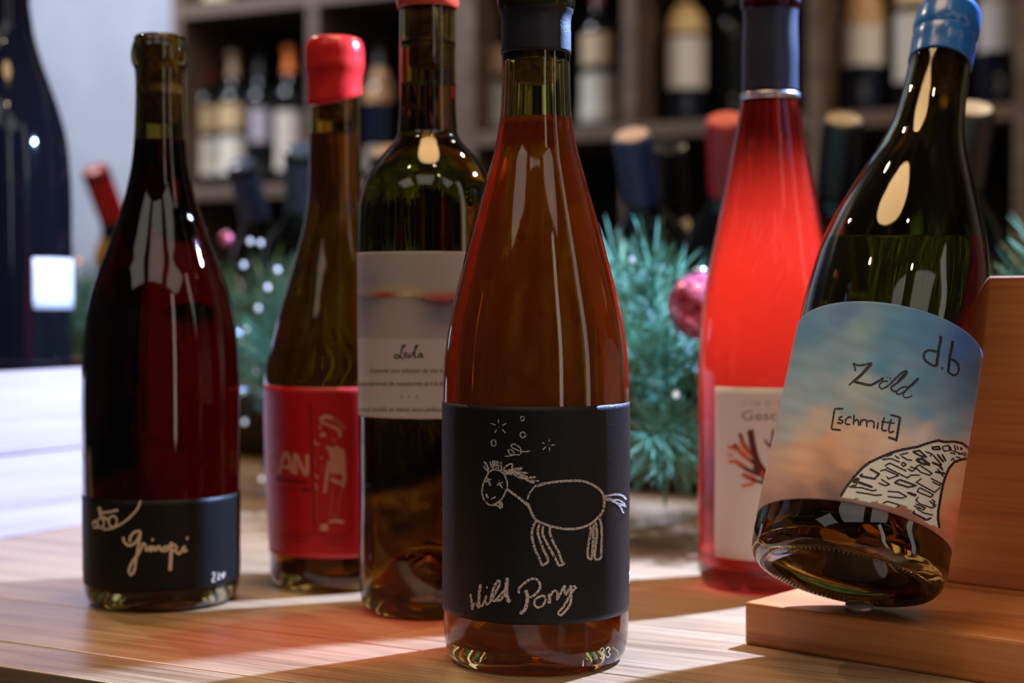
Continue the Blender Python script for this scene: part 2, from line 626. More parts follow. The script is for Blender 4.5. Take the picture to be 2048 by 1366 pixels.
    def text(self, name, mat, items, parent, off=0.00030):
        """items: (string, x0, baseline y, width px or None, height px, shear)"""
        verts, faces = [], []
        for s, x0, y0, wpx, hpx, shear in items:
            cu = bpy.data.curves.new('txt', 'FONT')
            cu.body = s
            cu.shear = shear
            cu.resolution_u = 3
            ob = bpy.data.objects.new('txt', cu)
            col.objects.link(ob)
            dg = bpy.context.evaluated_depsgraph_get()
            dg.update()
            me = bpy.data.meshes.new_from_object(ob.evaluated_get(dg))
            bx = [v.co.x for v in me.vertices]
            sx = (wpx / (max(bx) - min(bx))) if wpx else hpx
            mn = min(bx)
            base = len(verts)
            for v in me.vertices:
                verts.append(self.hit(x0 + (v.co.x - mn) * sx, y0 - v.co.y * hpx, off))
            faces += [tuple(base + k for k in p.vertices) for p in me.polygons]
            bpy.data.objects.remove(ob)
            bpy.data.curves.remove(cu)
            bpy.data.meshes.remove(me)
        return mesh_obj(name, verts, faces, mat, parent)

def catmull(pts, step=2.2):
    if len(pts) == 2:
        (x0, y0), (x1, y1) = pts
        n = max(2, int(math.hypot(x1 - x0, y1 - y0) / step))
        return [(x0 + (x1 - x0) * i / n, y0 + (y1 - y0) * i / n) for i in range(n + 1)]
    out = []
    n = len(pts)
    for i in range(n - 1):
        p0, p1, p2, p3 = pts[max(i - 1, 0)], pts[i], pts[i + 1], pts[min(i + 2, n - 1)]
        k = max(2, int(math.hypot(p2[0] - p1[0], p2[1] - p1[1]) / step))
        for s in range(k):
            t = s / k
            out.append(tuple(0.5 * (2 * p1[j] + (p2[j] - p0[j]) * t + (2 * p0[j] - 5 * p1[j] + 4 * p2[j] - p3[j]) * t * t
                                    + (3 * p1[j] - p0[j] - 3 * p2[j] + p3[j]) * t ** 3) for j in (0, 1)))
    out.append(pts[-1])
    return out

def crop(x0, y0, s, items, dw):
    """strokes traced in an enlarged crop -> photo pixels"""
    out = []
    for it in items:
        if isinstance(it, tuple):
            pts, w = it
        else:
            pts, w = it, dw
        if isinstance(w, tuple):
            w = (w[0] / s, w[1] / s)
        else:
            w = w / s
        out.append(([(x0 + x / s, y0 + y / s) for x, y in pts], w))
    return out

def oval(cx, cy, rx, ry, n=14):
    return [(cx + rx * math.cos(2 * math.pi * k / n), cy + ry * math.sin(2 * math.pi * k / n)) for k in range(n + 1)]

def dot(cx, cy, r):
    return ([(cx - r * 0.6, cy), (cx + r * 0.6, cy)], 2 * r)

def mm(pts):
    return [(r / 1000, z / 1000) for z, r in pts]

def hood(pts_zr, t=0.0006):
    """closed thin sleeve over the neck from (z, r) mm points, bottom to top, closed on top"""
    outer = smooth_profile(mm(pts_zr), 0.0012)
    top = outer[-1]
    return [(outer[0][0] - t, outer[0][1])] + outer + [(0.0, top[1])]

def upright(x, y):
    return Matrix.Translation((x, y, 0))

# ------------------------------------------------------------------ the setting
TA = R(29)                                   # direction of the counter
TU = Vector((math.cos(TA), -math.sin(TA), 0))
TN = Vector((math.sin(TA), math.cos(TA), 0))

def frame(origin, ang):
    """local X along (cos, -sin), local Y along (sin, cos)"""
    return Matrix.Translation(origin) @ Matrix.Rotation(-ang, 4, 'Z')

ct = empty('counter', frame((0, 0, 0), TA))
tag(ct, 'long oak plank counter under all the wine bottles', 'counter')
seams = [0.4925, 0.5300, 0.6065, 0.80, 0.99, 1.18, 1.37, 1.56]
for a, b in zip(seams[:-1], seams[1:]):
    pk = box_obj('plank', (2.9, b - a - 0.0013, 0.032), M['oak'], ct, (0.05, (a + b) / 2, -0.016), 0.0006)
box_obj('front_edge', (2.9, 0.012, 0.060), M['oak_edge'], ct, (0.05, seams[0] + 0.0075, -0.0625), 0.001)
box_obj('counter_body', (2.8, 0.96, 0.80), M['oak_edge'], ct, (0.05, 1.03, -0.4925), 0.002)

RA = R(27.6)
RU = Vector((math.cos(RA), -math.sin(RA), 0))
RN = Vector((math.sin(RA), math.cos(RA), 0))
R0 = Vector((-0.097, 3.165, 0))
wl = box_obj('wall_back', (7.0, 0.10, 2.75), M['wall'], None)
wl.matrix_world = frame(R0 + RN * 0.375, RA) @ Matrix.Translation((0, 0, 0.475))
tag(wl, 'pale blue grey painted wall behind the shelf rack', None, None, 'structure')
fl = box_obj('floor', (8.0, 8.0, 0.05), M['floor'], None, (0, 1.0, -0.92))
tag(fl, 'dark shop floor beneath the counter', None, None, 'structure')
ce = box_obj('ceiling', (8.0, 8.0, 0.05), M['ceiling'], None, (0, 1.0, 1.875))
tag(ce, 'plain painted ceiling over the shop', None, None, 'structure')

# ------------------------------------------------------------------ wall racks
PIT = 0.353
def rack(name, label, k0, k1, shelves, zt):
    r = empty(name, frame(R0, RA))
    tag(r, label, 'shelf', 'wine shelf racks on the wall')
    zb = -0.895
    for k in range(k0, k1 + 1):
        th = 0.026
        off = 0.0
        if k == 0:
            off = -0.0135 if k1 == 0 else 0.0135
        box_obj('upright', (th, 0.30, zt - zb), M['rack'], r, (k * PIT + off, 0.15, (zt + zb) / 2), 0.001)
    for z in shelves:
        for k in range(k0, k1):
            lo = k * PIT + 0.013 + (0.0135 if k == 0 else 0)
            hi = (k + 1) * PIT - 0.013 - (0.0135 if k + 1 == 0 else 0)
            box_obj('shelf', (hi - lo, 0.296, 0.026), M['rack'], r, ((lo + hi) / 2, 0.151, z), 0.001)
    box_obj('back_panel', ((k1 - k0) * PIT, 0.012, zt - zb), M['rack_back'], r, ((k0 + k1) / 2 * PIT, 0.308, (zt + zb) / 2))
    return r
ZL = [-0.79, -0.395, -0.005, 0.385, 0.775, 1.165]
ZR = [-0.70, -0.311, 0.079, 0.469, 0.859, 1.249]
rack('shelf_rack', 'grey brown cubby rack beside the bare wall', -2, 0, ZL, 1.18)
rack('shelf_rack', 'grey brown cubby rack behind the pine garland with higher shelves', 0, 6, ZR, 1.262)

# ------------------------------------------------------------------ background bottles
M['bg_glass'] = plain('dark_bottle_glass', (0.006, 0.007, 0.007), 0.06)
M['bg_blue'] = plain('blue_black_bottle_glass', (0.006, 0.009, 0.020), 0.08)
BORD = [(0, 32), (1.2, 35), (5, 37), (60, 37.3), (150, 37.3), (185, 37), (200, 34.5), (212, 28.5), (222, 20.5), (232, 16), (250, 14.3), (290, 13.8), (292, 15), (298, 15), (300, 13)]
BURG = [(0, 34), (1.5, 38), (6, 40), (60, 40.5), (120, 40.3), (140, 38.5), (160, 34), (180, 28), (200, 22), (220, 17), (240, 14.6), (286, 14), (288, 15.5), (294, 15.5), (296, 13)]
def bg_mesh(pts, seg=36):
    p = smooth_profile(mm(pts), 0.004)
    return [(0.0, 0.004)] + p + [(0.0, p[-1][1])]
BGP = {'bord': BORD, 'burg': BURG}
cache = {}
def sleeve(prof, z0, z1, off):
    p = smooth_profile(mm(prof), 0.004)
    b = Bottle.__new__(Bottle)
    b.outer = p
    n = max(4, int((z1 - z0) / 0.004))
    return [(Bottle.r_at(b, z0 + (z1 - z0) * k / n) + off, z0 + (z1 - z0) * k / n) for k in range(n + 1)]

def patch(prof, z0, z1, a0, a1, off=0.0004, nu=20, nv=6):
    p = smooth_profile(mm(prof), 0.004)
    b = Bottle.__new__(Bottle)
    b.outer = p
    vs, fs = [], []
    for j in range(nv + 1):
        z = z0 + (z1 - z0) * j / nv
        r = Bottle.r_at(b, z) + off
        for i in range(nu + 1):
            a = R(a0 + (a1 - a0) * i / nu)
            vs.append((r * math.sin(a), -r * math.cos(a), z))
    w = nu + 1
    for j in range(nv):
        for i in range(nu):
            fs.append((j * w + i, j * w + i + 1, (j + 1) * w + i + 1, (j + 1) * w + i))
    return vs, fs

colour_mats = {}
def cmat(c, rough=0.5):
    k = (c, rough)
    if k not in colour_mats:
        c1 = lin(c)
        colour_mats[k] = noisy('paper_or_foil_%02x%02x%02x' % c, tuple(v * 0.9 for v in c1), c1, 120, rough)
    return colour_mats[k]

def bg_bottle(label, matrix, kind='bord', glassm='bg_glass', cap=None, capz=0.240, neck=None, main=None, group=None, disc=None, capr=0.35, straight=False):
    root = empty('wine_bottle', matrix)
    tag(root, label, 'bottle', group)
    key = (kind, glassm)
    if key not in cache:
        cache[key] = lathe('glass', bg_mesh(BGP[kind]), M[glassm], root, 36)
    else:
        share('glass', cache[key], root)
    top = BGP[kind][-1][0] / 1000
    if cap:
        ck = (kind, cap, capz, straight)
        if ck not in cache:
            s = sleeve(BGP[kind], capz, top - 0.0005, 0.0006)
            if straight:
                s = [(straight, z) for r, z in s]
            cache[ck] = lathe('capsule', [(s[0][0] - 0.0005, s[0][1])] + s + [(s[-1][0] - 0.001, top + 0.0008), (0.0, top + 0.0008)], cmat(cap, capr), root, 36)
        else:
            share('capsule', cache[ck], root)
    if disc:
        lathe('capsule_top', [(0.0, top + 0.0009), (0.0125, top + 0.0009), (0.0135, top + 0.0013), (0.0125, top + 0.0018), (0.0, top + 0.0018)], cmat(disc), root, 36)
    for nm, L in (('neck_label', neck), ('label', main)):
        if L:
            z0, z1, a0, a1, c = L
            vs, fs = patch(BGP[kind], z0, z1, a0, a1)
            mesh_obj(nm, vs, fs, cmat(c), root, smooth=True)
    return root

G1 = 'bottles standing in the wall racks'
def rack_spot(px, depth, shelf_z):
    """point on the shelf at the given distance behind the rack front, under pixel column px"""
    d = ray(px, 600)
    base = R0 + RN * depth
    k = base.dot(RN) / (d.x * RN.x + d.y * RN.y)
    P = Vector((d.x * k, d.y * k, shelf_z + 0.013))
    return Matrix.Translation(P) @ Matrix.Rotation(math.atan2(-P.x, P.y), 4, 'Z')

cream, beige, white = (214, 206, 190), (196, 166, 124), (226, 222, 218)
for px, dep, sz, kw in (
    (414, 0.10, 0.385, dict(label='dark bottle with crimson capsule and cream label, next to the rack end upright', cap=(190, 30, 50), neck=(0.128, 0.182, -60, 60, beige), main=(0.032, 0.112, -62, 62, cream))),
    (470, 0.10, 0.385, dict(label='dark bottle with tan capsule and cream label beside the crimson capped one', cap=(140, 112, 84), neck=(0.128, 0.182, -60, 60, beige), main=(0.032, 0.112, -62, 62, cream))),
    (522, 0.12, 0.385, dict(label='dark bottle with black capsule and a small lilac grey label', cap=(34, 32, 34), neck=(0.10, 0.172, -34, 34, (178, 166, 176)))),
    (582, 0.10, 0.385, dict(label='dark bottle with orange capsule and tall cream label', cap=(214, 110, 40), main=(0.035, 0.160, -55, 50, (206, 192, 180)))),
    (690, 0.14, 0.385, dict(label='blue black bottle with dark capsule in the cubby behind the red wax bottle', glassm='bg_blue', cap=(24, 24, 32))),
    (762, 0.12, 0.385, dict(label='blue black bottle with a tan neck label and cream lower label', glassm='bg_blue', cap=(40, 36, 38), neck=(0.17, 0.245, -70, 60, (176, 130, 84)), main=(0.03, 0.075, -50, 50, (190, 176, 160)))),
    (850, 0.12, 0.385, dict(label='dark bottle without labels in the cubby behind the sunset label bottle', cap=(28, 26, 30))),
    (985, 0.11, 0.469, dict(label='dark bottle with a red capsule, tan neck label and grey label by the double upright', cap=(190, 48, 60), neck=(0.125, 0.178, -60, 60, (182, 148, 116)), main=(0.012, 0.105, -60, 60, (176, 176, 182)))),
    (1090, 0.14, 0.469, dict(label='dark bottle with plain black capsule in the cubby behind the chalk pony bottle', cap=(26, 25, 28))),
    (1198, 0.10, 0.469, dict(label='dark bottle with dull red capsule, slanted tan neck label and ivory label', cap=(110, 44, 40), neck=(0.125, 0.185, -62, 40, (206, 182, 150)), main=(0.015, 0.108, -66, 66, (206, 202, 190)))),
    (1371, 0.10, 0.469, dict(label='bottle with golden capsule and broad white label over a blue lower body', glassm='bg_blue', cap=(220, 150, 60), neck=(0.172, 0.228, -70, 70, (214, 184, 130)), main=(0.070, 0.165, -72, 72, white))),
    (1465, 0.16, 0.469, dict(label='unlabelled dark bottle standing next to the white labelled golden capped bottle', cap=(46, 50, 66))),
    (1560, 0.14, 0.469, dict(label='dark bottle with black capsule in the cubby behind the rose bottle', cap=(24, 24, 28))),
    (1724, 0.10, 0.469, dict(label='bottle with tan paper neck and square white label by the right rack upright', glassm='bg_blue', cap=(190, 150, 104), capz=0.19, neck=(0.158, 0.205, -50, 64, (206, 168, 118)), main=(0.090, 0.170, -74, 74, white))),
    (1826, 0.10, 0.469, dict(label='bottle with cream neck and tall pale label behind the blue capsule', cap=(206, 180, 140), capz=0.19, main=(0.055, 0.175, -70, 70, (212, 206, 196)))),
    (1996, 0.10, 0.469, dict(label='bottle with pale tan neck and white label at the far end of its shelf', glassm='bg_blue', cap=(200, 176, 140), capz=0.19, neck=(0.182, 0.215, -60, 60, (206, 180, 140)), main=(0.098, 0.180, -74, 74, white))),
    (440, 0.10, 0.775, dict(label='bottle with pale label on the top shelf beside the bare wall', main=(0.01, 0.10, -60, 60, (206, 196, 160)))),
    (540, 0.12, 0.775, dict(label='bottle with grey capsule and no label on the top shelf', cap=(70, 70, 76))),
):
    bg_bottle(matrix=rack_spot(px, dep, sz), group=G1, **kw)

# ------------------------------------------------------------------ display bin with reclining bottles behind the garland
BA = R(38.7)
BU = Vector((math.cos(BA), -math.sin(BA), 0))
G2 = 'bottles reclining in the display bin'
def lean_bottle(xt, yt, Yt, slope, label, tilt=30, **kw):
    """mouth under pixel (xt, yt) at distance Yt; leans its mouth to the room"""
    P = at_y(xt, yt, Yt)
    th = R(tilt)
    ax = Vector((-slope, -math.sin(th), math.cos(th))).normalized()     # base -> mouth
    L = BGP[kw.get('kind', 'bord')][-1][0] / 1000
    base = P - ax * L
    low = base.z - 0.037 * math.sqrt(max(0.0, 1 - ax.z ** 2))
    if low < 0.014:                       # keep it on the bin floor
        base.z += 0.014 - low
    q = Vector((0, 0, 1)).rotation_difference(ax)
    return bg_bottle(label=label, matrix=Matrix.Translation(base) @ q.to_matrix().to_4x4(), group=G2, straight=kw.pop('cr', 0.0158), **kw), base
leaning = [
    (190, 340, 1.72, 0.20, 'reclining bottle with red capsule and yellow neck label against the bare wall', dict(cr=0.0146, cap=(190, 18, 30), neck=(0.196, 0.226, -80, 80, (206, 150, 40)))),
    (482, 338, 1.60, 0.16, 'reclining bottle with steel blue capsule below the crimson capped rack bottles', dict(cr=0.0146, cap=(60, 78, 130), capr=0.3)),
    (600, 300, 1.47, -0.05, 'reclining bottle with pale blue capsule beside the red wax bottle', dict(cr=0.0146, cap=(78, 104, 150), capr=0.3)),
    (770, 330, 1.48, 0.1, 'reclining bottle with beige capsule top behind the sunset label bottle', dict(cap=(40, 50, 80), disc=(190, 160, 130))),
    (1264, 285, 1.31, 0.19, 'reclining bottle with navy capsule and pale pink top', dict(cap=(44, 58, 104), disc=(236, 206, 196), capr=0.35)),
    (1338, 372, 1.43, 0.06, 'reclining bottle with black capsule and an ivory neck label', dict(cap=(20, 20, 24), capz=0.250, neck=(0.190, 0.232, -70, 70, (206, 190, 156)))),
    (1452, 287, 1.22, 0.10, 'reclining bottle with red capsule and coral top beside the rose bottle', dict(cap=(176, 24, 40), disc=(236, 120, 100))),
    (1686, 278, 1.23, 0.02, 'reclining bottle with black capsule and tan top between the rose and the sky label bottle', dict(cap=(20, 22, 32), disc=(178, 158, 124))),
    (1946, 268, 1.16, 0.02, 'reclining bottle with dark capsule and ivory top behind the sky label bottle', dict(cap=(52, 44, 40), disc=(226, 214, 196))),
]
bases = []
for xt, yt, Yt, sl, lb, kw in leaning:
    _, b = lean_bottle(xt, yt, Yt, sl, lb, **kw)
    bases.append(b)
bc = sum(bases, Vector()) / len(bases)
bo = frame((bc.x, bc.y, 0), BA)
bn = empty('display_bin', bo)
tag(bn, 'dark wooden display bin holding the reclining bottles behind the garland', 'bin')
box_obj('bin_floor', (1.16, 0.28, 0.010), M['bin'], bn, (0.0, 0.01, 0.005))
box_obj('back_board', (1.16, 0.012, 0.09), M['bin'], bn, (0, 0.156, 0.055), 0.001)
for sx in (-1, 1):
    box_obj('side_board', (0.012, 0.28, 0.09), M['bin'], bn, (sx * 0.586, 0.01, 0.045), 0.001)
box_obj('front_rail', (1.184, 0.012, 0.07), M['bin'], bn, (0, -0.146, 0.045), 0.001, Matrix.Translation((0, -0.146, 0.040)) @ Matrix.Rotation(R(24), 4, 'X'))

# ------------------------------------------------------------------ pale crate with the magnum
CA = math.atan2(0.877, 0.48)
CU = Vector((0.48, 0.877, 0)).normalized()
CN = Vector((-0.877, 0.48, 0)).normalized()
CO = Vector((-0.385, 0.957, 0))
cm_ = Matrix.Translation(CO) @ Matrix.Rotation(CA, 4, 'Z')
cr = empty('wooden_crate', cm_)
tag(cr, 'pale wooden crate glaring in the spotlight, holding the big dark bottle', 'crate')
CL, CW, CH = 0.33, 0.25, 0.109
for i, (z0, z1) in enumerate(((0.0, 0.0535), (0.0545, CH))):
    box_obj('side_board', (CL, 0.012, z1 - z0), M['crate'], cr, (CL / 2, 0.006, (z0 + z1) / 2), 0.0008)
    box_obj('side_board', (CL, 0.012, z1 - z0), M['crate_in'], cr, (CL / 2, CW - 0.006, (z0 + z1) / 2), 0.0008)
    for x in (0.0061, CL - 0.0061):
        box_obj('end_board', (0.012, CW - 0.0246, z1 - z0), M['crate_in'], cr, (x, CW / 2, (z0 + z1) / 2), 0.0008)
box_obj('crate_floor', (CL - 0.025, CW - 0.025, 0.006), M['crate_in'], cr, (CL / 2, CW / 2, 0.0031))

MAG = [(0, 40), (2, 47), (8, 50), (100, 50.5), (190, 50.3), (245, 49.5), (270, 47), (290, 42), (308, 36), (325, 30), (345, 24.5), (362, 22), (400, 18), (440, 15.5), (442, 17), (450, 17), (452, 15)]
mp_ = at_z(5, 600, CAMZ - 1e-9)
mb = Bottle('magnum_bottle', 'big dark magnum bottle with a white square label, standing in the pale crate',
            Matrix.Translation((-0.3785, 1.20, 0.0065)), smooth_profile(mm(MAG), 0.003), seg=80)
lathe('glass', [(0.0, 0.006)] + mb.outer + [(0.0, 0.452)], plain('magnum_glass', (0.004, 0.004, 0.006), 0.05), mb.root, 80)
mb.label(0.143, 0.180, 24, 108, M['white_paper'], off=0.0004, nu=30)
lathe('capsule', hood([(372, 21.6), (400, 18.7), (439, 16.2), (442, 17.7), (450, 17.7), (453, 15)]), M['black_foil'], mb.root, 64)

# ------------------------------------------------------------------ bottle 1: the chalk pony (front)
pony = Bottle('wine_bottle', 'amber wine bottle with black label showing a chalk drawn pony', upright(0.0104, 0.7017),
              smooth_profile(mm([(0.0, 35.2), (1.2, 37.2), (4.0, 38.8), (9.0, 39.9), (16, 40.3), (60, 40.5), (112.7, 40.6), (121.4, 40.4), (134.4, 39.5), (145.2, 38.0), (156, 35.7), (166.8, 33.0), (177.6, 30.2), (188.5, 27.2), (199.3, 24.1), (210.1, 21.0), (220.9, 18.0), (235, 15.6), (248, 14.9), (262, 14.7), (279, 14.7), (280, 15.6), (290, 15.6), (291.5, 14.4)])))
pony.glass(M['glass_pale'], punt=0.020)
pony.wine(M['wine_orange'], 0.2345)
lathe('cork', smooth_profile([(0.0, 0.2505), (0.0088, 0.2505), (0.0094, 0.2512)], 0.002) + [(0.0094, 0.2895), (0.0, 0.2898)], M['cork'], pony.root, 48)
lathe('capsule', hood([(262.2, 15.15), (270, 15.15), (277.5, 15.2), (279.2, 15.5), (280.2, 16.15), (282, 16.2), (291, 16.1), (292.6, 15.2)]), M['black_foil'], pony.root, 96)
lab = pony.label(0.0224, 0.1122, -108, 100, M['black_label'], nu=110, nv=40)
pa = crop(940, 820, 6.83, [
    [(388, 125), (390, 185)], [(285, 180), (350, 208)], [(440, 212), (500, 182)], [(365, 265), (335, 312)], [(440, 265), (487, 315)], dot(388, 232, 9),
    oval(714, 118, 26, 30), oval(722, 340, 37, 38), oval(322, 450, 32, 44),
    dot(1065, 470, 8), [(970, 438), (1020, 460)], [(1088, 398), (1080, 435)], [(1105, 478), (1165, 478)], [(1035, 503), (992, 545)], [(1083, 508), (1090, 562)],
    [(475, 632), (540, 630), (600, 612), (680, 610), (695, 575), (640, 545), (580, 515), (560, 480), (600, 465), (660, 495), (690, 525), (690, 560)],
    [(515, 550), (560, 545), (600, 580), (595, 610), (550, 605), (525, 570), (515, 550)], [(690, 560), (740, 570), (800, 565), (820, 550)]], 15)
pa += crop(940, 820, 6.83, [
    [(320, 812), (260, 850), (215, 930), (180, 1010), (165, 1110), (180, 1200), (225, 1265), (280, 1300), (340, 1285), (400, 1245), (440, 1205), (475, 1140), (500, 1070), (510, 1000), (485, 920), (450, 860), (390, 825), (320, 812)],
    ([(500, 1080), (560, 1120), (650, 1190), (740, 1260), (800, 1320), (836, 1376)], 30),
    [(280, 1300), (360, 1300), (400, 1330), (420, 1350)], ([(395, 1255), (425, 1290), (425, 1340)], 44),
    ([(235, 920), (280, 1035)], 26), ([(190, 1000), (240, 965), (290, 945)], 16), ([(390, 990), (445, 1070)], 20), ([(365, 1030), (410, 1000), (455, 985)], 18), dot(395, 965, 11),
    ([(218, 1145), (248, 1205)], 30), ([(290, 1220), (355, 1182)], 18),
    [(250, 850), (200, 785), (180, 768)], [(190, 700), (210, 740), (262, 805)], [(272, 702), (300, 800)], [(312, 690), (315, 800)], ([(337, 690), (330, 770)], 26), [(370, 690), (355, 805)], [(390, 710), (385, 815)], [(425, 705), (430, 830)], [(196, 705), (240, 770), (250, 840)],
    [(455, 830), (480, 780), (550, 735), (580, 750), (570, 800)], ([(450, 850), (560, 825), (715, 795)], 34), ([(460, 865), (620, 850), (790, 862)], 24), ([(480, 870), (600, 880), (700, 930), (900, 912)], 24),
    ([(600, 850), (700, 900), (800, 970), (880, 995)], 26), ([(700, 880), (800, 920), (905, 920)], 20), ([(820, 960), (945, 970)], 20), ([(880, 1045), (960, 1022), (1040, 998)], 34)], 20)
pa += crop(1040, 930, 6.209, [
    [(190, 265), (300, 235), (400, 215), (550, 200), (700, 195), (800, 205), (900, 245), (980, 300), (1030, 360), (1045, 420), (1045, 500), (1020, 590), (960, 660), (880, 730), (800, 765), (700, 790), (600, 795), (500, 785), (400, 765), (300, 730), (210, 690), (150, 610), (110, 510), (90, 470)],
    ([(185, 265), (140, 320), (110, 370), (92, 430)], 18), ([(60, 455), (110, 520)], 28),
    ([(1050, 390), (1120, 375), (1200, 365), (1270, 380), (1322, 430)], 24), ([(1050, 410), (1130, 430), (1220, 480), (1290, 500), (1316, 520)], 28), ([(1060, 425), (1170, 460), (1240, 510), (1288, 600)], 20), ([(1160, 430), (1240, 440), (1305, 490)], 18),
    [(195, 700), (155, 790), (150, 900), (190, 1050), (240, 1160), (275, 1250)], [(240, 740), (220, 830), (250, 940), (290, 1050), (345, 1160), (340, 1210), (275, 1250)],
    [(290, 760), (280, 850), (330, 960), (400, 1090), (460, 1200), (475, 1250)], [(370, 770), (375, 860), (420, 970), (480, 1080), (515, 1190), (545, 1230), (475, 1250)],
    [(870, 760), (875, 850), (850, 980), (840, 1100), (850, 1160), (890, 1160), (900, 1050), (910, 900), (910, 740)], [(940, 710), (955, 850), (940, 1000), (930, 1160), (1000, 1155), (1010, 1050), (1015, 900), (1010, 760), (990, 660)]], 27)
pony.strokes('pony_drawing', M['chalk'], pa, lab, fat=1.15)
pw = crop(920, 1140, 7.877, [
    [(165, 375), (180, 480), (190, 630)], [(190, 630), (215, 545), (245, 525), (270, 560), (300, 600)], ([(325, 225), (302, 380), (300, 605)], 40),
    [(415, 400), (395, 470), (340, 582)], [(400, 480), (420, 545), (480, 500)], dot(425, 275, 20),
    ([(480, 500), (500, 380), (560, 220), (612, 165), (622, 225), (570, 340), (510, 455), (545, 500)], 34),
    [(540, 500), (600, 430), (680, 340), (722, 320)], [(560, 480), (640, 470), (700, 380)], ([(747, 120), (735, 230), (728, 360), (750, 450), (782, 512)], 52), ([(700, 280), (722, 370)], 30),
    ([(930, 370), (930, 290), (1000, 220), (1080, 160), (1170, 135), (1240, 180), (1262, 260), (1220, 350), (1150, 410), (1092, 440)], 34), ([(1035, 315), (1062, 420), (1050, 540), (1010, 640), (940, 685)], 48),
    [(1300, 405), (1200, 450), (1172, 530), (1220, 590), (1300, 560), (1352, 470), (1330, 415), (1270, 402)],
    ([(1402, 370), (1415, 450), (1402, 530)], 44), [(1415, 420), (1480, 325), (1530, 350), (1535, 430), (1525, 480)],
    [(1525, 470), (1580, 380), (1620, 290), (1655, 240)], [(1655, 240), (1650, 330), (1670, 390), (1730, 290), (1830, 250)],
    ([(1738, 240), (1750, 380), (1745, 500), (1690, 610), (1590, 710), (1552, 670), (1620, 590), (1700, 460), (1760, 350), (1842, 260)], 34)], 32)
pony.strokes('lettering', M['chalk'], pw, lab, fat=1.15)
M['emboss'] = glass('embossed_glass', (0.5, 0.5, 0.45), 1.5, 0.15)
pony.strokes('embossed_number', M['emboss'], crop(870, 1180, 4.995, [
    [(1650, 600), (1672, 575), (1692, 598), (1672, 628), (1694, 650), (1672, 690), (1650, 670)], [(1708, 592), (1730, 568), (1748, 592), (1730, 618), (1750, 642), (1728, 676), (1708, 655)],
    dot(1030, 722, 8), dot(1118, 720, 8), dot(1208, 715, 8), [(1482, 695), (1478, 765)]], 9), pony.root, 0.00025)
pony.label(0.0335, 0.0385, 79, 96, M['white_paper'], off=0.00032, nu=6, name='white_strip')

# ------------------------------------------------------------------ bottle 2: red wine with the cream script
grin = Bottle('wine_bottle', 'dark red wine bottle with bare cork and cream script on black label', upright(-0.1820, 0.8372),
              smooth_profile(mm([(0, 34), (1.3, 37), (5, 38.8), (11, 39.6), (30, 40), (70, 40.1), (119.4, 40), (129.9, 39.5), (142.9, 38.2), (156, 36), (169, 32.1), (182, 27.1), (195, 22.5), (207.9, 18.4), (218.3, 15.9), (228.6, 14.1), (238.9, 13.1), (249.3, 12.6), (273.8, 12.5), (275, 12.6), (277, 13.6), (287.5, 13.6), (288.8, 13.2), (289.5, 12.8), (291, 12.9), (292.3, 11.8)])))
grin.glass(M['glass_olive'], punt=0.022)
grin.wine(M['wine_red'], 0.2385)
lathe('cork', [(0.0, 0.2475), (0.0088, 0.2475), (0.0094, 0.2482), (0.0094, 0.2905), (0.009, 0.2912), (0.0, 0.2912)], M['cork'], grin.root, 48)
lab = grin.label(0.0112, 0.0566, -112, 104, M['dark_label'], nu=100, nv=16)
grin.strokes('lettering', M['cream_ink'], crop(160, 960, 4.88, [
    [(425, 555), (430, 600), (480, 640), (540, 610), (585, 530), (580, 500), (530, 510), (490, 560), (490, 610)],
    [(592, 510), (570, 640), (550, 760), (530, 880), (500, 925), (477, 890), (510, 800), (570, 720), (600, 660), (612, 612)],
    [(612, 612), (640, 640), (650, 692), (690, 642)], [(700, 640), (690, 695), (725, 650), (735, 690), (770, 645), (790, 690), (815, 670)], dot(708, 583, 18),
    [(852, 650), (815, 660), (815, 690), (850, 685), (862, 650), (880, 640)], ([(892, 605), (890, 700), (880, 885)], 34), [(890, 620), (940, 650), (925, 690), (885, 690)],
    [(935, 690), (970, 720), (1020, 645), (1015, 700), (1050, 682)], dot(1047, 568, 19)], 26)
    + crop(160, 960, 4.88, [[(1288, 915), (1312, 905), (1312, 940), (1290, 990), (1322, 985)], [(1342, 905), (1362, 925), (1342, 970), (1372, 960)], [(1385, 905), (1395, 955), (1412, 895)]], 14), lab)
grin.strokes('rider_drawing', M['cream_ink'], crop(160, 960, 4.88, [
    oval(200, 420, 34, 48), oval(320, 405, 40, 54), ([(120, 440), (150, 395), (178, 455), (125, 462)], 24), ([(185, 262), (200, 330), (212, 385)], 34), ([(200, 322), (280, 312), (372, 294)], 26), ([(225, 355), (272, 392)], 26),
    ([(592, 200), (560, 280), (490, 360), (400, 430), (300, 475), (220, 482)], 22)], 22), lab)

# ------------------------------------------------------------------ bottle 3: red wax top, red label with the man
jean = Bottle('wine_bottle', 'brown wine bottle with dripping red wax top and red label', upright(-0.0972, 0.8880),
              smooth_profile(mm([(0, 31), (1.5, 33.6), (5, 35.2), (18, 36.2), (45, 37.6), (73, 38.5), (100, 39.0), (112, 38.7), (128.4, 35.9), (142.2, 32.6), (156, 28.5), (169.8, 24.4), (183.5, 20.4), (197.2, 17), (211, 14.8), (238, 14.0), (262, 13.5), (285, 13.4), (287, 14.4), (295, 14.4), (296.5, 13)])))
jean.glass(M['glass_brown'], punt=0.020)
jean.wine(M['wine_amber'], 0.247)
lathe('cork', [(0.0, 0.2545), (0.0088, 0.2545), (0.0092, 0.2552), (0.0092, 0.294), (0.0, 0.294)], M['cork'], jean.root, 48)
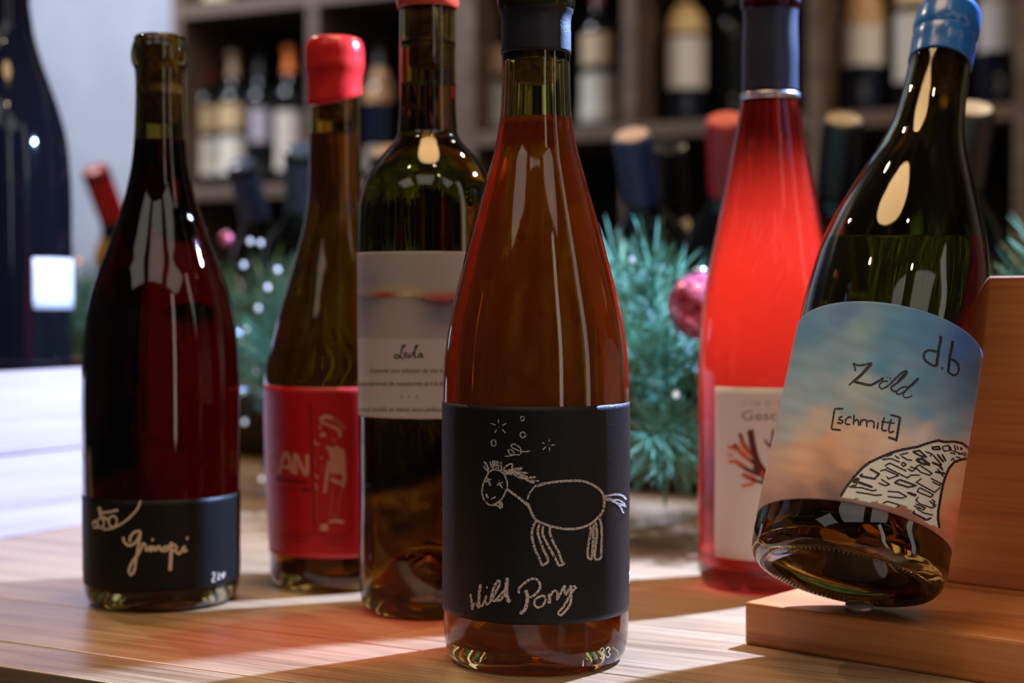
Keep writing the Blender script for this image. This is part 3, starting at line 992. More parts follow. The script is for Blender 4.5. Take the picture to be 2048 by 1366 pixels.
# wax: a thick sleeve with a slanting lower rim
wx = lathe('wax_seal', smooth_profile(mm([(261, 13.7), (261.2, 14.4), (262.5, 14.9), (268, 15.0), (276, 15.1), (279.5, 15.5), (282, 16.2), (288, 16.4), (293, 16.2), (296.5, 15.4), (298.6, 13.9), (299.4, 11.5), (299.8, 6.0)]), 0.0012) + [(0.0, 0.2999)], M['red_wax'], jean.root, 96)
for v in wx.data.vertices:
    th = math.atan2(v.co.y, v.co.x) - jean.az
    if v.co.z < 0.279:
        f = (0.279 - v.co.z) / 0.018
        v.co.z += f * (0.0078 * (0.5 + 0.5 * math.sin(th - 0.45)) ** 1.3)
lab = jean.label(0.0191, 0.1100, -118, 100, plain('red_label_paper', lin((206, 22, 28)), 0.45), nu=100, nv=30)
jean.strokes('lettering', M['pink_ink'], crop(500, 740, 2.97, [
    [(170, 615), (215, 490), (252, 612)], [(190, 577), (240, 577)], [(272, 622), (268, 500), (332, 622), (340, 500)], [(150, 487), (126, 487), (132, 612), (154, 612)], [(128, 550), (148, 550)]], 22), lab)
jean.strokes('small_print', M['darkred_ink'], crop(500, 740, 2.97, [
    ([(150, 645), (335, 668)], 16), ([(300, 710), (362, 713)], 15), [(180, 966), (380, 972), (590, 985)], [(185, 985), (350, 993)], [(195, 1012), (350, 1022)], [(430, 1000), (585, 1008)], [(440, 1030), (590, 1038)],
    ([(357, 205), (370, 500), (382, 965)], 9), ([(160, 695), (290, 708)], 5)], 5), lab, 0.00028)
jean.strokes('man_drawing', M['pink_ink'], crop(600, 810, 5.06, [
    ([(200, 150), (260, 118), (330, 132)], 44), ([(210, 172), (300, 205), (395, 262), (405, 330)], 30), ([(230, 275), (232, 325)], 56), ([(150, 355), (165, 400), (205, 395)], 18), ([(200, 195), (205, 250)], 18),
    ([(262, 430), (330, 445), (395, 425)], 40), ([(320, 450), (350, 560), (345, 700)], 84), ([(410, 440), (425, 560), (425, 700)], 74), ([(440, 640), (450, 720), (430, 835)], 40), ([(310, 740), (360, 770), (420, 790)], 44),
    ([(295, 560), (272, 720), (250, 892)], 38), ([(215, 520), (222, 550)], 26), ([(150, 700), (185, 740)], 22), ([(158, 790), (175, 860)], 18),
    ([(290, 1185), (370, 1172), (445, 1190)], 36), ([(205, 1238), (285, 1238)], 74)], 20), lab, 0.00034)
jean.strokes('man_shading', M['rose_ink'], crop(600, 810, 5.06, [
    ([(290, 125), (380, 170), (455, 250)], 56), ([(330, 330), (350, 380)], 40), ([(335, 830), (315, 1000), (300, 1130)], 16), ([(425, 850), (395, 1000), (378, 1110)], 16), ([(165, 880), (175, 1140)], 8), ([(150, 520), (160, 640)], 14), ([(215, 600), (225, 690)], 16), ([(320, 1120), (385, 1120)], 24)], 16), lab, 0.00026)

# ------------------------------------------------------------------ bottle 4: sunset label
leila = Bottle('wine_bottle', 'olive wine bottle with orange wax top and hazy sunset label', upright(-0.0422, 0.8121),
               smooth_profile(mm([(0, 28), (1.5, 31.5), (5, 33.6), (14, 34.5), (60, 34.8), (120, 35), (181, 35.2), (196, 35.0), (206.2, 34.2), (213, 32.6), (219, 30.0), (226.2, 25), (231.3, 20.6), (235.5, 16.9), (239, 15.0), (244, 14.5), (275, 14.1), (298, 13.9), (303, 13.9), (304, 14.8), (312, 14.8), (313.5, 13.5)])))
leila.glass(M['glass_green'], punt=0.030)
leila.wine(M['wine_gold'], 0.2645)
lathe('cork', [(0.0, 0.2725), (0.0088, 0.2725), (0.0096, 0.2732), (0.0096, 0.3115), (0.0, 0.3118)], M['cork'], leila.root, 48)
wx = lathe('wax_seal', smooth_profile(mm([(301.5, 14.1), (301.6, 14.9), (303.5, 15.4), (306, 15.6), (311, 15.6), (314, 14.6), (315.4, 11.5)]), 0.0012) + [(0.0, 0.3157)], M['orange_wax'], leila.root, 96)

def leila_col(px, py, th, z):
    paper = (0.74, 0.68, 0.62)
    if py > 677 + 0.012 * (px - 800) or th > 95 or th < -95:
        return paper
    g = lambda d, s: math.exp(-(d / s) ** 2)
    n = noise.noise(Vector((px * 0.03, py * 0.05, 3))) * 6
    x = px
    c = Vector((0.60, 0.53, 0.47))
    c = c.lerp(Vector((0.36, 0.34, 0.42)), 0.8 * g(x - 722, 45) * g(py - 580, 55))
    hy = 592 + 0.00 * x + 12 * g(x - 880, 34) + n * 0.3            # ridge line
    c = c.lerp(Vector((0.86, 0.66, 0.26)), 0.8 * g(py - hy + 8, 12) * (0.35 + 0.65 * g(x - 830, 60)))
    red = g(py - (hy - 2), 7 + 10 * g(x - 885, 40)) * (g(x - 770, 32) + g(x - 885, 50))
    c = c.lerp(Vector((0.62, 0.06, 0.05)), min(1, red))
    c = c.lerp(Vector((0.85, 0.78, 0.55)), 0.8 * g(x - 812, 18) * g(py - hy + 2, 10))
    if py > hy:
        d = py - hy
        amt = 0.95 * math.exp(-d / (7 + 26 * g(x - 890, 48) + 18 * g(x - 722, 30))) * (0.35 + 0.65 * g(x - 900, 85) + 0.6 * g(x - 720, 40))
        c = c.lerp(Vector((0.035, 0.035, 0.06)), min(1, amt))
        c = c.lerp(Vector((0.20, 0.24, 0.31)), 0.7 * g(x - 895, 50) * g(py - 632, 24))
        c = c.lerp(Vector((0.42, 0.40, 0.46)), 0.6 * g(x - 718, 26))
    return tuple(c)
lab = leila.label(0.0987, 0.1793, -96, 96, M['paper_print'], nu=150, nv=110, color=leila_col)
leila.strokes('title_lettering', M['black_ink'], crop(700, 670, 7.59, [
    [(768, 238), (800, 190), (836, 166), (828, 148), (800, 165), (785, 220), (770, 290), (740, 345), (700, 360), (672, 335), (685, 302), (730, 306), (785, 342), (805, 380)],
    [(815, 330), (850, 300), (852, 270), (828, 282), (830, 330), (862, 342), (890, 318)], [(897, 275), (892, 325), (915, 335), (940, 310)], ([(940, 312), (985, 230), (1022, 158), (1000, 165), (978, 260), (985, 335), (1015, 335)], 20),
    ([(1085, 278), (1045, 290), (1040, 335), (1075, 330), (1095, 280), (1095, 335), (1122, 340)], 18)], 16), lab, fat=1.15)
leila.text('small_print', M['brown_ink'], [
    ('Comme une infusion de th\u00e9 b', 739, 745.5, 146, 13, 0.3), ('aux \u00e9corces de mandarines et \u00e0 la fle', 718, 771.5, 172, 13, 0.3), ('*   *   *', 801, 801, 34, 14, 0.0), ('tout confit et \u00e9lev\u00e9 sous pellicul', 718, 823, 170, 13, 0.3)], lab)

# ------------------------------------------------------------------ bottle 5: glowing rose flute
flute = Bottle('wine_bottle', 'tall slender rose bottle glowing pink with dark capsule and white label', upright(0.1405, 0.8827),
               smooth_profile(mm([(0, 33), (1.6, 35.6), (6, 37.4), (20, 38.2), (75, 38.4), (126, 38.3), (142.5, 37.3), (156, 35.9), (169.5, 33.7), (183.1, 31), (196.7, 28.4), (210.2, 25.8), (223.8, 23.1), (237.4, 20.5), (251, 18), (264.6, 15.7), (280, 14.6), (312, 14.2), (313, 14.9), (322, 14.9), (323, 14)])))
fg = lathe('glass', [(0.0, 0.008), (0.012, 0.0075), (0.025, 0.004), (0.030, 0.0012)] + flute.outer + [(0.0, 0.323)], M['rose'], flute.root, 112)
lathe('capsule', hood([(266.6, 15.4), (268, 15.3), (290, 15.05), (312.5, 14.9), (313.6, 15.0), (314.4, 15.3), (323, 15.4), (324.2, 14.5)]), M['navy_foil'], flute.root, 96)
lathe('capsule_rim', [(0.0153, 0.2648), (0.0160, 0.2649), (0.01605, 0.2675), (0.0158, 0.2681), (0.0153, 0.2681)], M['foil_band'], flute.root, 96)
lab = flute.label(0.0188, 0.1100, -47, 47, plain('pinkish_white_label_paper', (0.80, 0.74, 0.74), 0.5), nu=60, nv=20)
flute.text('title_lettering', M['grey_ink'], [('Gesc', 1484, 840, 70, 27, 0.0)], lab)
flute.text('small_print', M['lilac_ink'], [('V I N  D \u2019 A', 1485, 812, 82, 15, 0.0)], lab)
flute.strokes('plume_drawing', M['maroon_ink'], crop(1400, 740, 2.97, [
    ([(298, 355), (318, 470), (348, 560), (388, 630)], 40), ([(235, 375), (268, 450), (325, 520)], 20), ([(200, 440), (260, 505), (330, 560)], 22), ([(215, 545), (280, 590), (360, 625)], 22), ([(250, 620), (310, 650), (380, 672)], 20), ([(385, 415), (420, 452), (436, 350)], 14), ([(330, 560), (400, 640), (440, 700)], 60)], 20), lab)
flute.strokes('plume_flames', M['orange_ink'], crop(1400, 740, 2.97, [
    ([(240, 415), (270, 470), (300, 500)], 24), ([(165, 455), (225, 475), (262, 520)], 20), ([(170, 545), (215, 545), (262, 572)], 20), ([(225, 470), (280, 520), (300, 550)], 16), ([(255, 615), (290, 632), (330, 640)], 18), ([(245, 690), (290, 682), (325, 668)], 16), ([(160, 500), (200, 512)], 10), ([(365, 600), (378, 640)], 14)], 18), lab, 0.00036)

# ------------------------------------------------------------------ wooden stand with the leaning bottle
SA = R(41)
SU = Vector((math.cos(SA), -math.sin(SA), 0))
SN = Vector((math.sin(SA), math.cos(SA), 0))
s0 = Vector((0.146, 0.6925, 0)) - SU * 0.054
st = empty('bottle_stand', Matrix.Translation(s0) @ Matrix.Rotation(-SA, 4, 'Z'))
tag(st, 'lacquered pine stand with upright back board, propping the sky label bottle', 'stand')
box_obj('base_plank', (0.36, 0.142, 0.0195), M['pine'], st, (0.18, 0.071, 0.00975), 0.0014)
box_obj('back_board', (0.325, 0.020, 0.1475), M['pine'], st, (0.1975, 0.1165, 0.0195 + 0.07375 + 0.0001), 0.0012)
pb = at_z(1711, 1222, 0.0195)
pl = st.matrix_world.inverted() @ pb
lathe('rubber_stop', [(0.0, 0.0), (0.0062, 0.0), (0.0060, 0.0026), (0.0048, 0.0036), (0.0, 0.0038)], M['silicone'], st, 24).location = (pl.x, pl.y + 0.003, 0.0196)

zd = Vector((0.25345034, 0.40068207, 0.88046397)).normalized()
zq = Vector((0, 0, 1)).rotation_difference(zd)
zm = Matrix.Translation((0.14144, 0.68360, 0.03790)) @ zq.to_matrix().to_4x4()
zold = Bottle('wine_bottle', 'green glass bottle with blue capsule and painted sky label, tilted on pine stand', zm,
              smooth_profile(mm([(0, 36.2), (0.8, 38.2), (3.2, 40.2), (8, 41.3), (20, 41.5), (70, 41.3), (113, 41), (130, 40.7), (142, 39.9), (152, 38.9), (164, 36.6), (176, 33.4), (188, 29.6), (200, 25.4), (212, 21.2), (226, 17.5), (241, 15.6), (262, 14.8), (278, 14.6), (279.5, 15.0), (281, 15.4), (292, 15.2), (296, 14.4), (298, 13)])))
zold.glass(M['glass_dark'], punt=0.024)
lv = zold.mi @ Vector((0.2, 0.75, 0.184))
zold.wine(M['wine_deep'], 0.2, tilt_plane=(lv, zold.mi.to_3x3() @ Vector((0, 0, 1))))
lathe('cork', [(0.0, 0.252), (0.0088, 0.252), (0.0094, 0.2527), (0.0094, 0.296), (0.0, 0.296)], M['cork'], zold.root, 48)
lathe('capsule', hood([(264.0, 15.35), (270, 15.3), (279.0, 15.35), (280.0, 15.15), (281.0, 15.6), (282.5, 15.9), (290, 15.7), (294.5, 15.0), (297.5, 13.6), (299.2, 10.5)]), M['blue_wax'], zold.root, 96)
# knurled bearing ring on the underside
kv, kf = [], []
for k in range(110):
    a = 2 * math.pi * k / 110
    ca, sa = math.cos(a), math.sin(a)
    b = len(kv)
    for (rr, zz, w) in ((0.0318, 0.0012, 0.0003), (0.0345, -0.0002, 0.0004), (0.0370, 0.0006, 0.0003)):
        for s in (-1, 1):
            kv.append((rr * ca - s * w * sa, rr * sa + s * w * ca, zz - 0.0002))
    kf += [(b, b + 1, b + 3, b + 2), (b + 2, b + 3, b + 5, b + 4)]
mesh_obj('knurling', kv, kf, plain('knurled_glass', (0.10, 0.085, 0.06), 0.25), zold.root)

TOWER = [(65, 835), (130, 720), (230, 590), (340, 470), (430, 400), (560, 340), (700, 280), (850, 240), (1020, 210), (1150, 165), (1280, 130), (1370, 150), (1480, 145), (1580, 165), (1650, 220), (1680, 250),
         (1650, 350), (1560, 370), (1480, 400), (1420, 470), (1380, 560), (1340, 680), (1310, 850), (1285, 1000), (1280, 1100), (1300, 1220), (1160, 1160), (1000, 1050), (900, 960), (820, 930), (740, 960), (600, 930), (520, 880), (400, 900), (260, 850), (150, 850)]
TOWP = [(1670 + x / 6.21, 860 + y / 6.21) for x, y in TOWER]
def inside(px, py, poly):
    c = False
    n = len(poly)
    for i in range(n):
        x1, y1 = poly[i]
        x2, y2 = poly[(i + 1) % n]
        if (y1 > py) != (y2 > py) and px < (x2 - x1) * (py - y1) / (y2 - y1) + x1:
            c = not c
    return c
ANCH = [((1620, 660), (74, 124, 160)), ((1690, 630), (72, 110, 160)), ((1720, 660), (112, 146, 156)), ((1780, 650), (66, 124, 156)), ((1850, 660), (70, 118, 160)), ((1930, 690), (60, 100, 160)), ((1960, 740), (60, 96, 130)),
        ((1600, 730), (110, 144, 164)), ((1680, 720), (104, 140, 164)), ((1760, 730), (62, 122, 158)), ((1840, 760), (84, 128, 156)), ((1930, 790), (76, 118, 150)), ((1720, 780), (150, 160, 160)), ((1585, 800), (132, 156, 172)),
        ((1640, 790), (120, 148, 168)), ((1700, 820), (124, 148, 162)), ((1780, 815), (110, 146, 166)), ((1850, 830), (84, 132, 162)), ((1910, 850), (112, 146, 164)), ((1570, 860), (150, 160, 166)), ((1640, 850), (176, 160, 150)),
        ((1700, 870), (200, 164, 142)), ((1760, 868), (206, 160, 140)), ((1660, 890), (206, 150, 122)), ((1850, 860), (190, 176, 166)), ((1550, 920), (186, 156, 140)), ((1610, 920), (206, 160, 132)), ((1690, 915), (200, 154, 124)), ((1780, 888), (208, 176, 152)),
        ((1550, 970), (170, 134, 120)), ((1620, 960), (176, 132, 110)), ((1690, 940), (150, 110, 92)), ((1530, 1000), (150, 118, 112)), ((1600, 995), (140, 106, 100)), ((1660, 985), (116, 88, 84)), ((1680, 1000), (98, 76, 76)),
        ((1910, 940), (216, 160, 116)), ((1900, 980), (218, 156, 112)), ((1920, 1000), (210, 150, 110)), ((1895, 1020), (214, 146, 104)), ((1912, 1025), (190, 90, 66)), ((1905, 1050), (196, 116, 88)), ((1885, 1060), (176, 110, 90)), ((1800, 1035), (130, 84, 70)), ((1860, 1060), (120, 80, 70)), ((1740, 1008), (130, 96, 86)), ((1935, 890), (170, 160, 150))]
ANL = [(p, Vector(lin(c))) for p, c in ANCH]
def zold_col(px, py, th, z):
    if abs(th) > 92:
        return (0.5, 0.45, 0.4)
    n1 = noise.noise(Vector((px * 0.02, py * 0.03, 1.3))) * 18
    n2 = noise.noise(Vector((px * 0.022, py * 0.026, 7.7))) * 18
    x, y = px + n1, py + n2
    s, acc = 0.0, Vector((0, 0, 0))
    for (ax, ay), c in ANL:
        w = 1.0 / ((x - ax) ** 2 + (y - ay) ** 2 + 220) ** 1.6
        s += w
        acc += c * w
    c = acc / s
    streak = noise.noise(Vector(((px + py * 0.9) * 0.012, (py - px * 0.35) * 0.05, 2.0)))
    c = c * (1.0 + 0.20 * streak)
    if inside(px, py, TOWP):
        c = Vector((0.62, 0.55, 0.48)) * (1 + 0.08 * n1 / 20)
    return tuple(min(0.9, v * 1.6) for v in c)
lab = zold.label(0.0188, 0.1113, -112, 108, M['paper_print'], nu=190, nv=120, color=zold_col)
zold.strokes('lettering', M['black_ink'], crop(1640, 700, 6.83, [
    ([(478, 288), (478, 240), (455, 180), (510, 205), (600, 200), (712, 172)], 18), ([(708, 175), (650, 240), (560, 340), (450, 430)], (36, 26)), ([(450, 430), (390, 482)], (24, 8)), ([(450, 425), (540, 448), (620, 468), (700, 475), (770, 440), (850, 395), (865, 375)], 26),
    ([(928, 425), (870, 425), (820, 460), (810, 505), (850, 525), (910, 500), (960, 460)], 16), dot(925, 372, 11), dot(962, 383, 13),
    ([(960, 460), (1050, 370), (1130, 300), (1190, 290), (1170, 340), (1080, 430), (990, 490), (970, 520), (1000, 560), (1042, 560)], 20), ([(1178, 308), (1060, 440)], 32),
    ([(1202, 505), (1130, 505), (1060, 550), (1045, 590), (1090, 600), (1160, 560), (1230, 480)], 16), ([(1350, 380), (1230, 500)], 28), ([(1230, 500), (1150, 580), (1140, 630), (1180, 650), (1265, 625)], 13),
    [(320, 800), (200, 800)], [(200, 800), (155, 1080)], [(155, 1080), (285, 1092)], [(310, 905), (262, 925), (262, 950), (312, 965), (290, 1000), (230, 988)], [(432, 915), (380, 920), (345, 970), (362, 1010), (415, 1015)], [(465, 885), (455, 1025)], [(460, 980), (500, 950), (525, 970), (525, 1035)],
    [(560, 945), (550, 1035)], [(555, 980), (600, 950), (635, 965), (640, 1050)], [(640, 980), (690, 965), (735, 985), (735, 1070)], [(795, 985), (780, 1085)], dot(797, 938, 8), [(877, 915), (845, 1060), (865, 1100), (915, 1095)], [(835, 975), (905, 985)],
    [(972, 940), (940, 1090), (960, 1125), (1012, 1105)], [(905, 985), (1020, 1000)], [(960, 882), (1095, 918)], ([(1095, 915), (1045, 1228)], 26), ([(1050, 1228), (930, 1190)], 24), [(1030, 1245), (1060, 1225)]], 18)
    + crop(1820, 650, 11.383, [([(690, 245), (700, 340), (660, 520), (640, 680), (600, 942)], 50), ([(612, 612), (540, 590), (430, 570), (340, 620), (312, 700), (340, 790), (430, 870), (520, 920), (600, 942)], 36), dot(737, 985, 32),
                               ([(970, 355), (960, 480), (910, 720), (870, 1072)], 48), ([(930, 775), (1020, 810), (1090, 890), (1115, 980), (1090, 1090), (1030, 1145), (960, 1130), (870, 1072)], 34)], 40), lab, fat=1.25)
zold.strokes('tower_drawing', M['brown_ink'], crop(1670, 860, 6.21, [
    ([(65, 830), (130, 720), (230, 590), (340, 470), (430, 400), (560, 340), (700, 280), (850, 240), (1020, 210), (1150, 165), (1280, 130), (1370, 150), (1480, 145), (1580, 165), (1650, 220), (1680, 250)], 22),
    ([(1650, 350), (1560, 370), (1480, 400), (1420, 470), (1380, 560), (1340, 680), (1310, 850), (1285, 1000), (1280, 1100), (1300, 1220)], 22),
    ([(285, 645), (470, 710)], 22), [(285, 645), (250, 690), (200, 690)], [(170, 705), (330, 715), (470, 755), (520, 740)], ([(430, 480), (550, 545), (490, 605), (310, 570), (345, 540)], 18), [(560, 510), (620, 490), (790, 565), (665, 605), (640, 575)],
    ([(300, 600), (220, 650)], 34), [(615, 445), (680, 410), (890, 510)], [(630, 460), (900, 595), (940, 560), (1060, 560)], [(740, 315), (800, 355)], [(580, 365), (700, 355), (810, 400)], [(820, 420), (850, 400), (885, 430), (850, 450), (820, 420)],
    [(630, 330), (720, 300)], [(800, 310), (910, 280)], [(820, 320), (900, 370), (960, 375)],
    ([(965, 270), (1050, 255), (1140, 340), (1060, 320), (965, 270)], 16), [(1120, 265), (1210, 300), (1180, 330)], ([(1005, 370), (1080, 355), (1180, 430), (1090, 420), (1005, 370)], 22), [(930, 455), (1010, 480), (960, 510), (900, 480)],
    [(1000, 460), (1050, 435), (1210, 540), (1170, 560), (1060, 520), (1000, 460)], [(1080, 600), (1010, 650), (1240, 775), (1310, 710)], [(1190, 600), (1320, 665), (1300, 690), (1210, 640)], ([(800, 615), (1010, 690), (910, 710), (740, 655), (800, 615)], 16),
    [(570, 610), (680, 675), (620, 690), (540, 655)], [(1050, 715), (1225, 805), (1190, 835), (1020, 765), (1050, 715)], [(650, 760), (790, 770), (890, 825), (830, 845), (650, 825)], [(910, 770), (1010, 805), (990, 820), (890, 775)],
    [(1040, 830), (1005, 870), (1060, 920), (1210, 970), (1255, 940), (1170, 880)], [(1200, 860), (1240, 890), (1215, 950)], [(590, 910), (650, 885), (800, 930), (770, 960)], [(1000, 915), (1125, 970), (1100, 990), (980, 940)],
    ([(990, 1000), (970, 1030), (1110, 1100), (1130, 1120), (1200, 1090)], 18), [(1010, 970), (1100, 1030), (1220, 1060)], [(260, 770), (400, 790), (500, 810), (585, 805)], ([(1200, 215), (1290, 205), (1310, 240), (1220, 240), (1200, 215)], 16),
    [(1330, 210), (1410, 190), (1430, 250), (1360, 265), (1330, 210)], [(1430, 200), (1450, 260)], [(1480, 180), (1500, 260)], [(1515, 190), (1530, 250)], [(1560, 210), (1585, 240), (1565, 245), (1560, 210)], ([(1270, 300), (1350, 400)], 20), ([(1330, 300), (1380, 390)], 16), ([(1220, 310), (1330, 440)], 14),
    ([(1200, 400), (1300, 440), (1340, 500)], 20), ([(1240, 520), (1370, 540)], 18), ([(1270, 480), (1350, 580)], 14), [(1440, 380), (1470, 350), (1490, 380)], [(1500, 330), (1560, 350)], [(1570, 280), (1630, 330)], [(1430, 280), (1500, 300)], [(1460, 260), (1560, 290)], [(1600, 270), (1640, 310)], [(1530, 300), (1590, 300)]], 12), lab, sharp=True, fat=1.4)

# ------------------------------------------------------------------ pine garland, baubles, fairy lights
def needle_mat(name, c1, c2):
    m, nt, b = new_mat(name)
    oi = nt.nodes.new('ShaderNodeObjectInfo')
    rp = nt.nodes.new('ShaderNodeValToRGB')
    rp.color_ramp.elements[0].color = (*c1, 1)
    rp.color_ramp.elements[1].color = (*c2, 1)
    link(nt, oi.outputs['Random'], rp.inputs[0])
    link(nt, rp.outputs[0], b.inputs['Base Color'])
    b.inputs['Roughness'].default_value = 0.24
    return m
M['needle'] = needle_mat('pine_needles', lin((52, 104, 80)), lin((128, 174, 136)))
M['twig'] = plain('twig_wire', lin((60, 50, 34)), 0.7)

def sprig_mesh(seed, n=74, stem=0.050, lo=0.026, hi=0.044):
    rnd = random.Random(seed)
    vs, fs = [], []
    def spike(p, d, L, w):
        d = d.normalized()
        s = d.cross(Vector((0, 0, 1)) if abs(d.z) < 0.9 else Vector((1, 0, 0))).normalized()
        t = d.cross(s)
        b = len(vs)
        mid = p + d * L * 0.8
        for q, k in ((p, 0.8), (mid, 1.0)):
            vs.append(q + s * w * k)
            vs.append(q - s * w * 0.5 * k + t * w * 0.6 * k)
            vs.append(q - s * w * 0.5 * k - t * w * 0.6 * k)
        vs.append(p + d * L)
        for k in range(3):
            k2 = (k + 1) % 3
            fs.append((b + k, b + k2, b + 3 + k2, b + 3 + k))
            fs.append((b + 3 + k, b + 3 + k2, b + 6))
    spike(Vector((0, 0, 0)), Vector((0, 0, 1)), stem, 0.0011)
    for k in range(n):
        f = (k + 0.5) / n
        a = k * 2.39996 + rnd.uniform(-0.3, 0.3)
        el = R(rnd.uniform(48, 74) - 42 * f * f)           # angle from the stem
        d = Vector((math.sin(el) * math.cos(a), math.sin(el) * math.sin(a), math.cos(el)))
        spike(Vector((0, 0, stem * (0.08 + 0.9 * f))), d, rnd.uniform(lo, hi), 0.00075)
    me = bpy.data.meshes.new('sprig')
    me.from_pydata([tuple(v) for v in vs], [], fs)
    me.materials.append(M['needle'])
    return me
sprigs = [sprig_mesh(s) for s in range(5)]

gpts = [(-0.80, 1.60), (-0.60, 1.545), (-0.40, 1.46), (-0.235, 1.375), (-0.06, 1.23), (0.085, 1.09), (0.22, 1.01), (0.36, 0.97), (0.50, 0.93)]
def gpath(t):
    f = t * (len(gpts) - 1)
    i = min(int(f), len(gpts) - 2)
    u = f - i
    a, b = gpts[i], gpts[i + 1]
    return Vector((a[0] + (b[0] - a[0]) * u, a[1] + (b[1] - a[1]) * u, 0.085))
ga = empty('pine_garland', Matrix.Translation((gpts[4][0], gpts[4][1], 0)))
tag(ga, 'bushy green artificial pine garland lying along the counter behind the bottles', 'garland')
gm = ga.matrix_world.inverted()
# core wire
cv, cf = [], []
for i in range(61):
    p = gm @ gpath(i / 60)
    d = (gpath(min(1, i / 60 + 0.01)) - gpath(max(0, i / 60 - 0.01))).normalized()
    s = d.cross(Vector((0, 0, 1)))
    for k in range(6):
        a = k * math.pi / 3
        cv.append(p + (s * math.cos(a) + Vector((0, 0, 1)) * math.sin(a)) * 0.004)
for i in range(60):
    for k in range(6):
        cf.append((i * 6 + k, i * 6 + (k + 1) % 6, (i + 1) * 6 + (k + 1) % 6, (i + 1) * 6 + k))
mesh_obj('core_wire', cv, cf, M['twig'], ga, smooth=True)
rg = random.Random(21)
def add_sprig(P, d, sc):
    o = bpy.data.objects.new('sprig', rg.choice(sprigs))
    col.objects.link(o)
    o.parent = ga
    q = Vector((0, 0, 1)).rotation_difference(d.normalized())
    o.matrix_local = Matrix.Translation(gm @ P) @ q.to_matrix().to_4x4() @ Matrix.Rotation(rg.uniform(0, 6.28), 4, 'Z') @ Matrix.Scale(sc, 4)
for k in range(285):
    t = (k + rg.random()) / 285
    c = gpath(t)
    d = (gpath(min(1, t + 0.02)) - gpath(max(0, t - 0.02))).normalized()
    s = Vector((d.y, -d.x, 0))
    if s.y > 0:
        s = -s                                           # towards the room
    a = rg.uniform(-0.55, math.pi * 0.95)
    out = (s * math.cos(a) + Vector((0, 0, 1)) * math.sin(a) + d * rg.uniform(-0.5, 0.5)).normalized()
    rr = rg.uniform(0.004, 0.055)
    P = c + out * rr
    P.z = max(0.036, P.z)
    if out.z < -0.2:
        out.z = -0.2
    tip = P + out * 0.085
    if (Vector((tip.x, tip.y)) - Vector((0.1405, 0.8827))).length < 0.062 or (tip.y < 0.90 and tip.x > 0.16):
        continue                                         # keep clear of the rose bottle and of the stand
    lc = cm_.inverted() @ tip
    if -0.03 < lc.x < CL + 0.02 and -0.02 < lc.y < CW + 0.03:
        continue                                         # keep clear of the crate
    add_sprig(P, out, rg.uniform(0.8, 1.15))
# the tuft that faces the camera beside the chalk pony bottle
P = at_y(1352, 912, 1.015)
add_sprig(P + Vector((0, 0.035, 0)), Vector((-0.12, -1, 0.03)), 1.05)
add_sprig(P + Vector((0.004, 0.03, 0.0)), Vector((0.25, -1, 0.12)), 1.0)
add_sprig(P + Vector((-0.02, 0.03, 0.01)), Vector((-0.6, -1, -0.05)), 1.0)

def glitter():
    m, nt, b = new_mat('pink_glitter')
    tc = nt.nodes.new('ShaderNodeTexCoord')
    vo = nt.nodes.new('ShaderNodeTexVoronoi')
    vo.inputs['Scale'].default_value = 420
    link(nt, tc.outputs['Object'], vo.inputs['Vector'])
    rp = nt.nodes.new('ShaderNodeValToRGB')
    rp.color_ramp.elements[0].color = (*lin((150, 24, 56)), 1)
    rp.color_ramp.elements[1].color = (*lin((240, 130, 150)), 1)
    sx = nt.nodes.new('ShaderNodeSeparateColor')
    link(nt, vo.outputs['Color'], sx.inputs[0])
    link(nt, sx.outputs[0], rp.inputs[0])
    link(nt, rp.outputs[0], b.inputs['Base Color'])
    bp = nt.nodes.new('ShaderNodeBump')
    bp.inputs['Strength'].default_value = 0.9
    bp.inputs['Distance'].default_value = 0.002
    link(nt, sx.outputs[1], bp.inputs['Height'])
    link(nt, bp.outputs[0], b.inputs['Normal'])
    b.inputs['Roughness'].default_value = 0.25
    b.inputs['Metallic'].default_value = 0.5
    return m
M['glitter'] = glitter()
def bauble(P, r, label):
    e = empty('bauble', Matrix.Translation(P))
    tag(e, label, 'bauble', 'baubles in the pine garland')
    prof = [(r * math.sin(math.pi * k / 24), -r * math.cos(math.pi * k / 24)) for k in range(25)]
    prof[0] = (0.0, -r)
    prof[-1] = (0.0, r)
    lathe('ball', prof, M['glitter'], e, 40)
    lathe('cap', [(0.0, r * 0.97), (r * 0.2, r * 0.96), (r * 0.2, r * 1.14), (0.0, r * 1.15)], M['foil_band'], e, 24)
bauble(at_y(1400, 612, 1.00), 0.0205, 'pink glitter bauble hanging in the garland beside the rose bottle')
bauble(at_y(452, 478, 1.30), 0.006, 'small pink glitter bauble in the garland beside the red wine bottle')

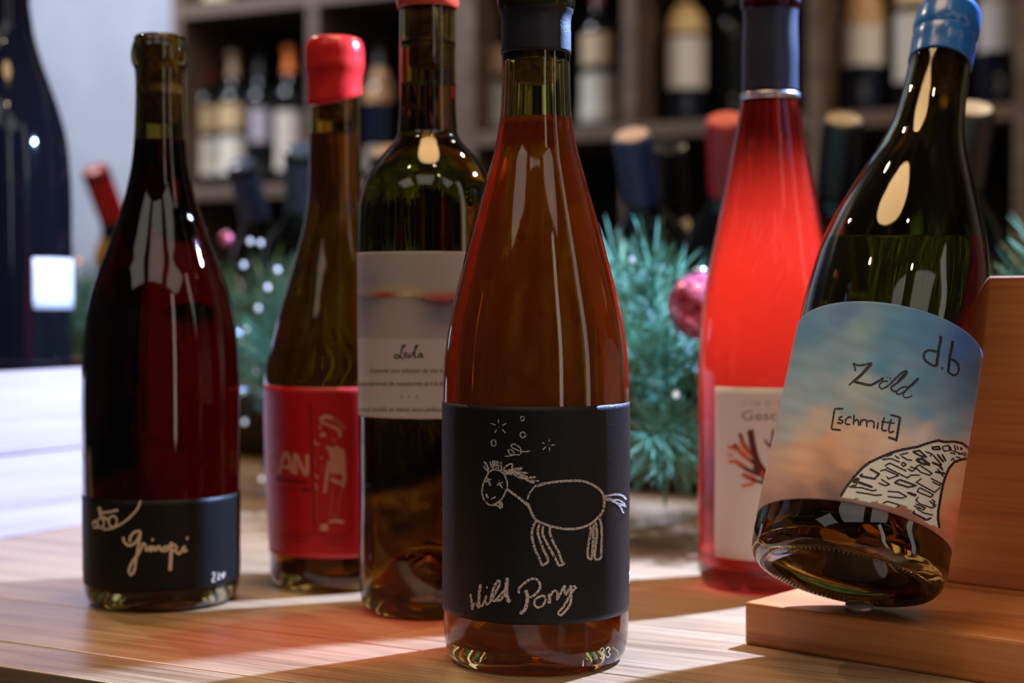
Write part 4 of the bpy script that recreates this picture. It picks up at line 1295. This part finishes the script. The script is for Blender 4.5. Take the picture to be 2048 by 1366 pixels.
# fairy lights wound through the garland
fr = empty('fairy_light_string', Matrix.Translation((gpts[3][0], gpts[3][1], 0)))
tag(fr, 'string of tiny white fairy lights wound through the pine garland', 'string lights')
fm = fr.matrix_world.inverted()
M['bulb'] = plain('white_bulb', (1, 1, 1), 0.3, Emission_Color=(0.82, 0.9, 1.0, 1), Emission_Strength=0.6)
M['bulb_orange'] = plain('orange_bulb', (1, 0.5, 0.2), 0.3, Emission_Color=(1.0, 0.25, 0.06, 1), Emission_Strength=1.2)
bulb_px = [(500, 483, 1.29), (521, 486, 1.29), (516, 617, 1.28), (555, 540, 1.26), (487, 530, 1.29), (535, 575, 1.27), (492, 660, 1.29), (511, 744, 1.28), (489, 844, 1.28), (524, 958, 1.25), (1265, 520, 1.05), (1305, 533, 1.04), (1352, 790, 0.99), (158, 522, 1.47)]
bp_ = [at_y(x, y, Y) for x, y, Y in bulb_px]
b0 = None
for i, P in enumerate(bp_):
    if b0 is None:
        b0 = lathe('bulb', [(0.0, -0.0022), (0.0015, -0.0015), (0.0020, 0.0), (0.0015, 0.0016), (0.0, 0.0026)], M['bulb'], fr, 12)
        o = b0
    else:
        o = share('bulb', b0, fr)
    if i == len(bp_) - 1:
        o.data = b0.data.copy()
        o.data.materials[0] = M['bulb_orange']
    o.location = fm @ P
order = sorted(bp_, key=lambda v: v.x)
wv, wf = [], []
for a, b in zip(order[:-1], order[1:]):
    n = 8
    for i in range(n):
        t = i / n
        p = a.lerp(b, t) + Vector((0, 0.03, -0.02)) * math.sin(math.pi * t)
        p.z = max(p.z, 0.006)
        wv.append(fm @ p)
wv.append(fm @ order[-1])
vs, fs = [], []
for i, p in enumerate(wv):
    d = (wv[min(i + 1, len(wv) - 1)] - wv[max(0, i - 1)]).normalized()
    s = d.cross(Vector((0, 0.3, 1))).normalized()
    t = d.cross(s)
    for k in range(3):
        a = 2 * math.pi * k / 3
        vs.append(p + (s * math.cos(a) + t * math.sin(a)) * 0.0006)
for i in range(len(wv) - 1):
    for k in range(3):
        fs.append((i * 3 + k, i * 3 + (k + 1) % 3, (i + 1) * 3 + (k + 1) % 3, (i + 1) * 3 + k))
mesh_obj('wire', vs, fs, plain('green_wire', (0.01, 0.03, 0.015), 0.5), fr)
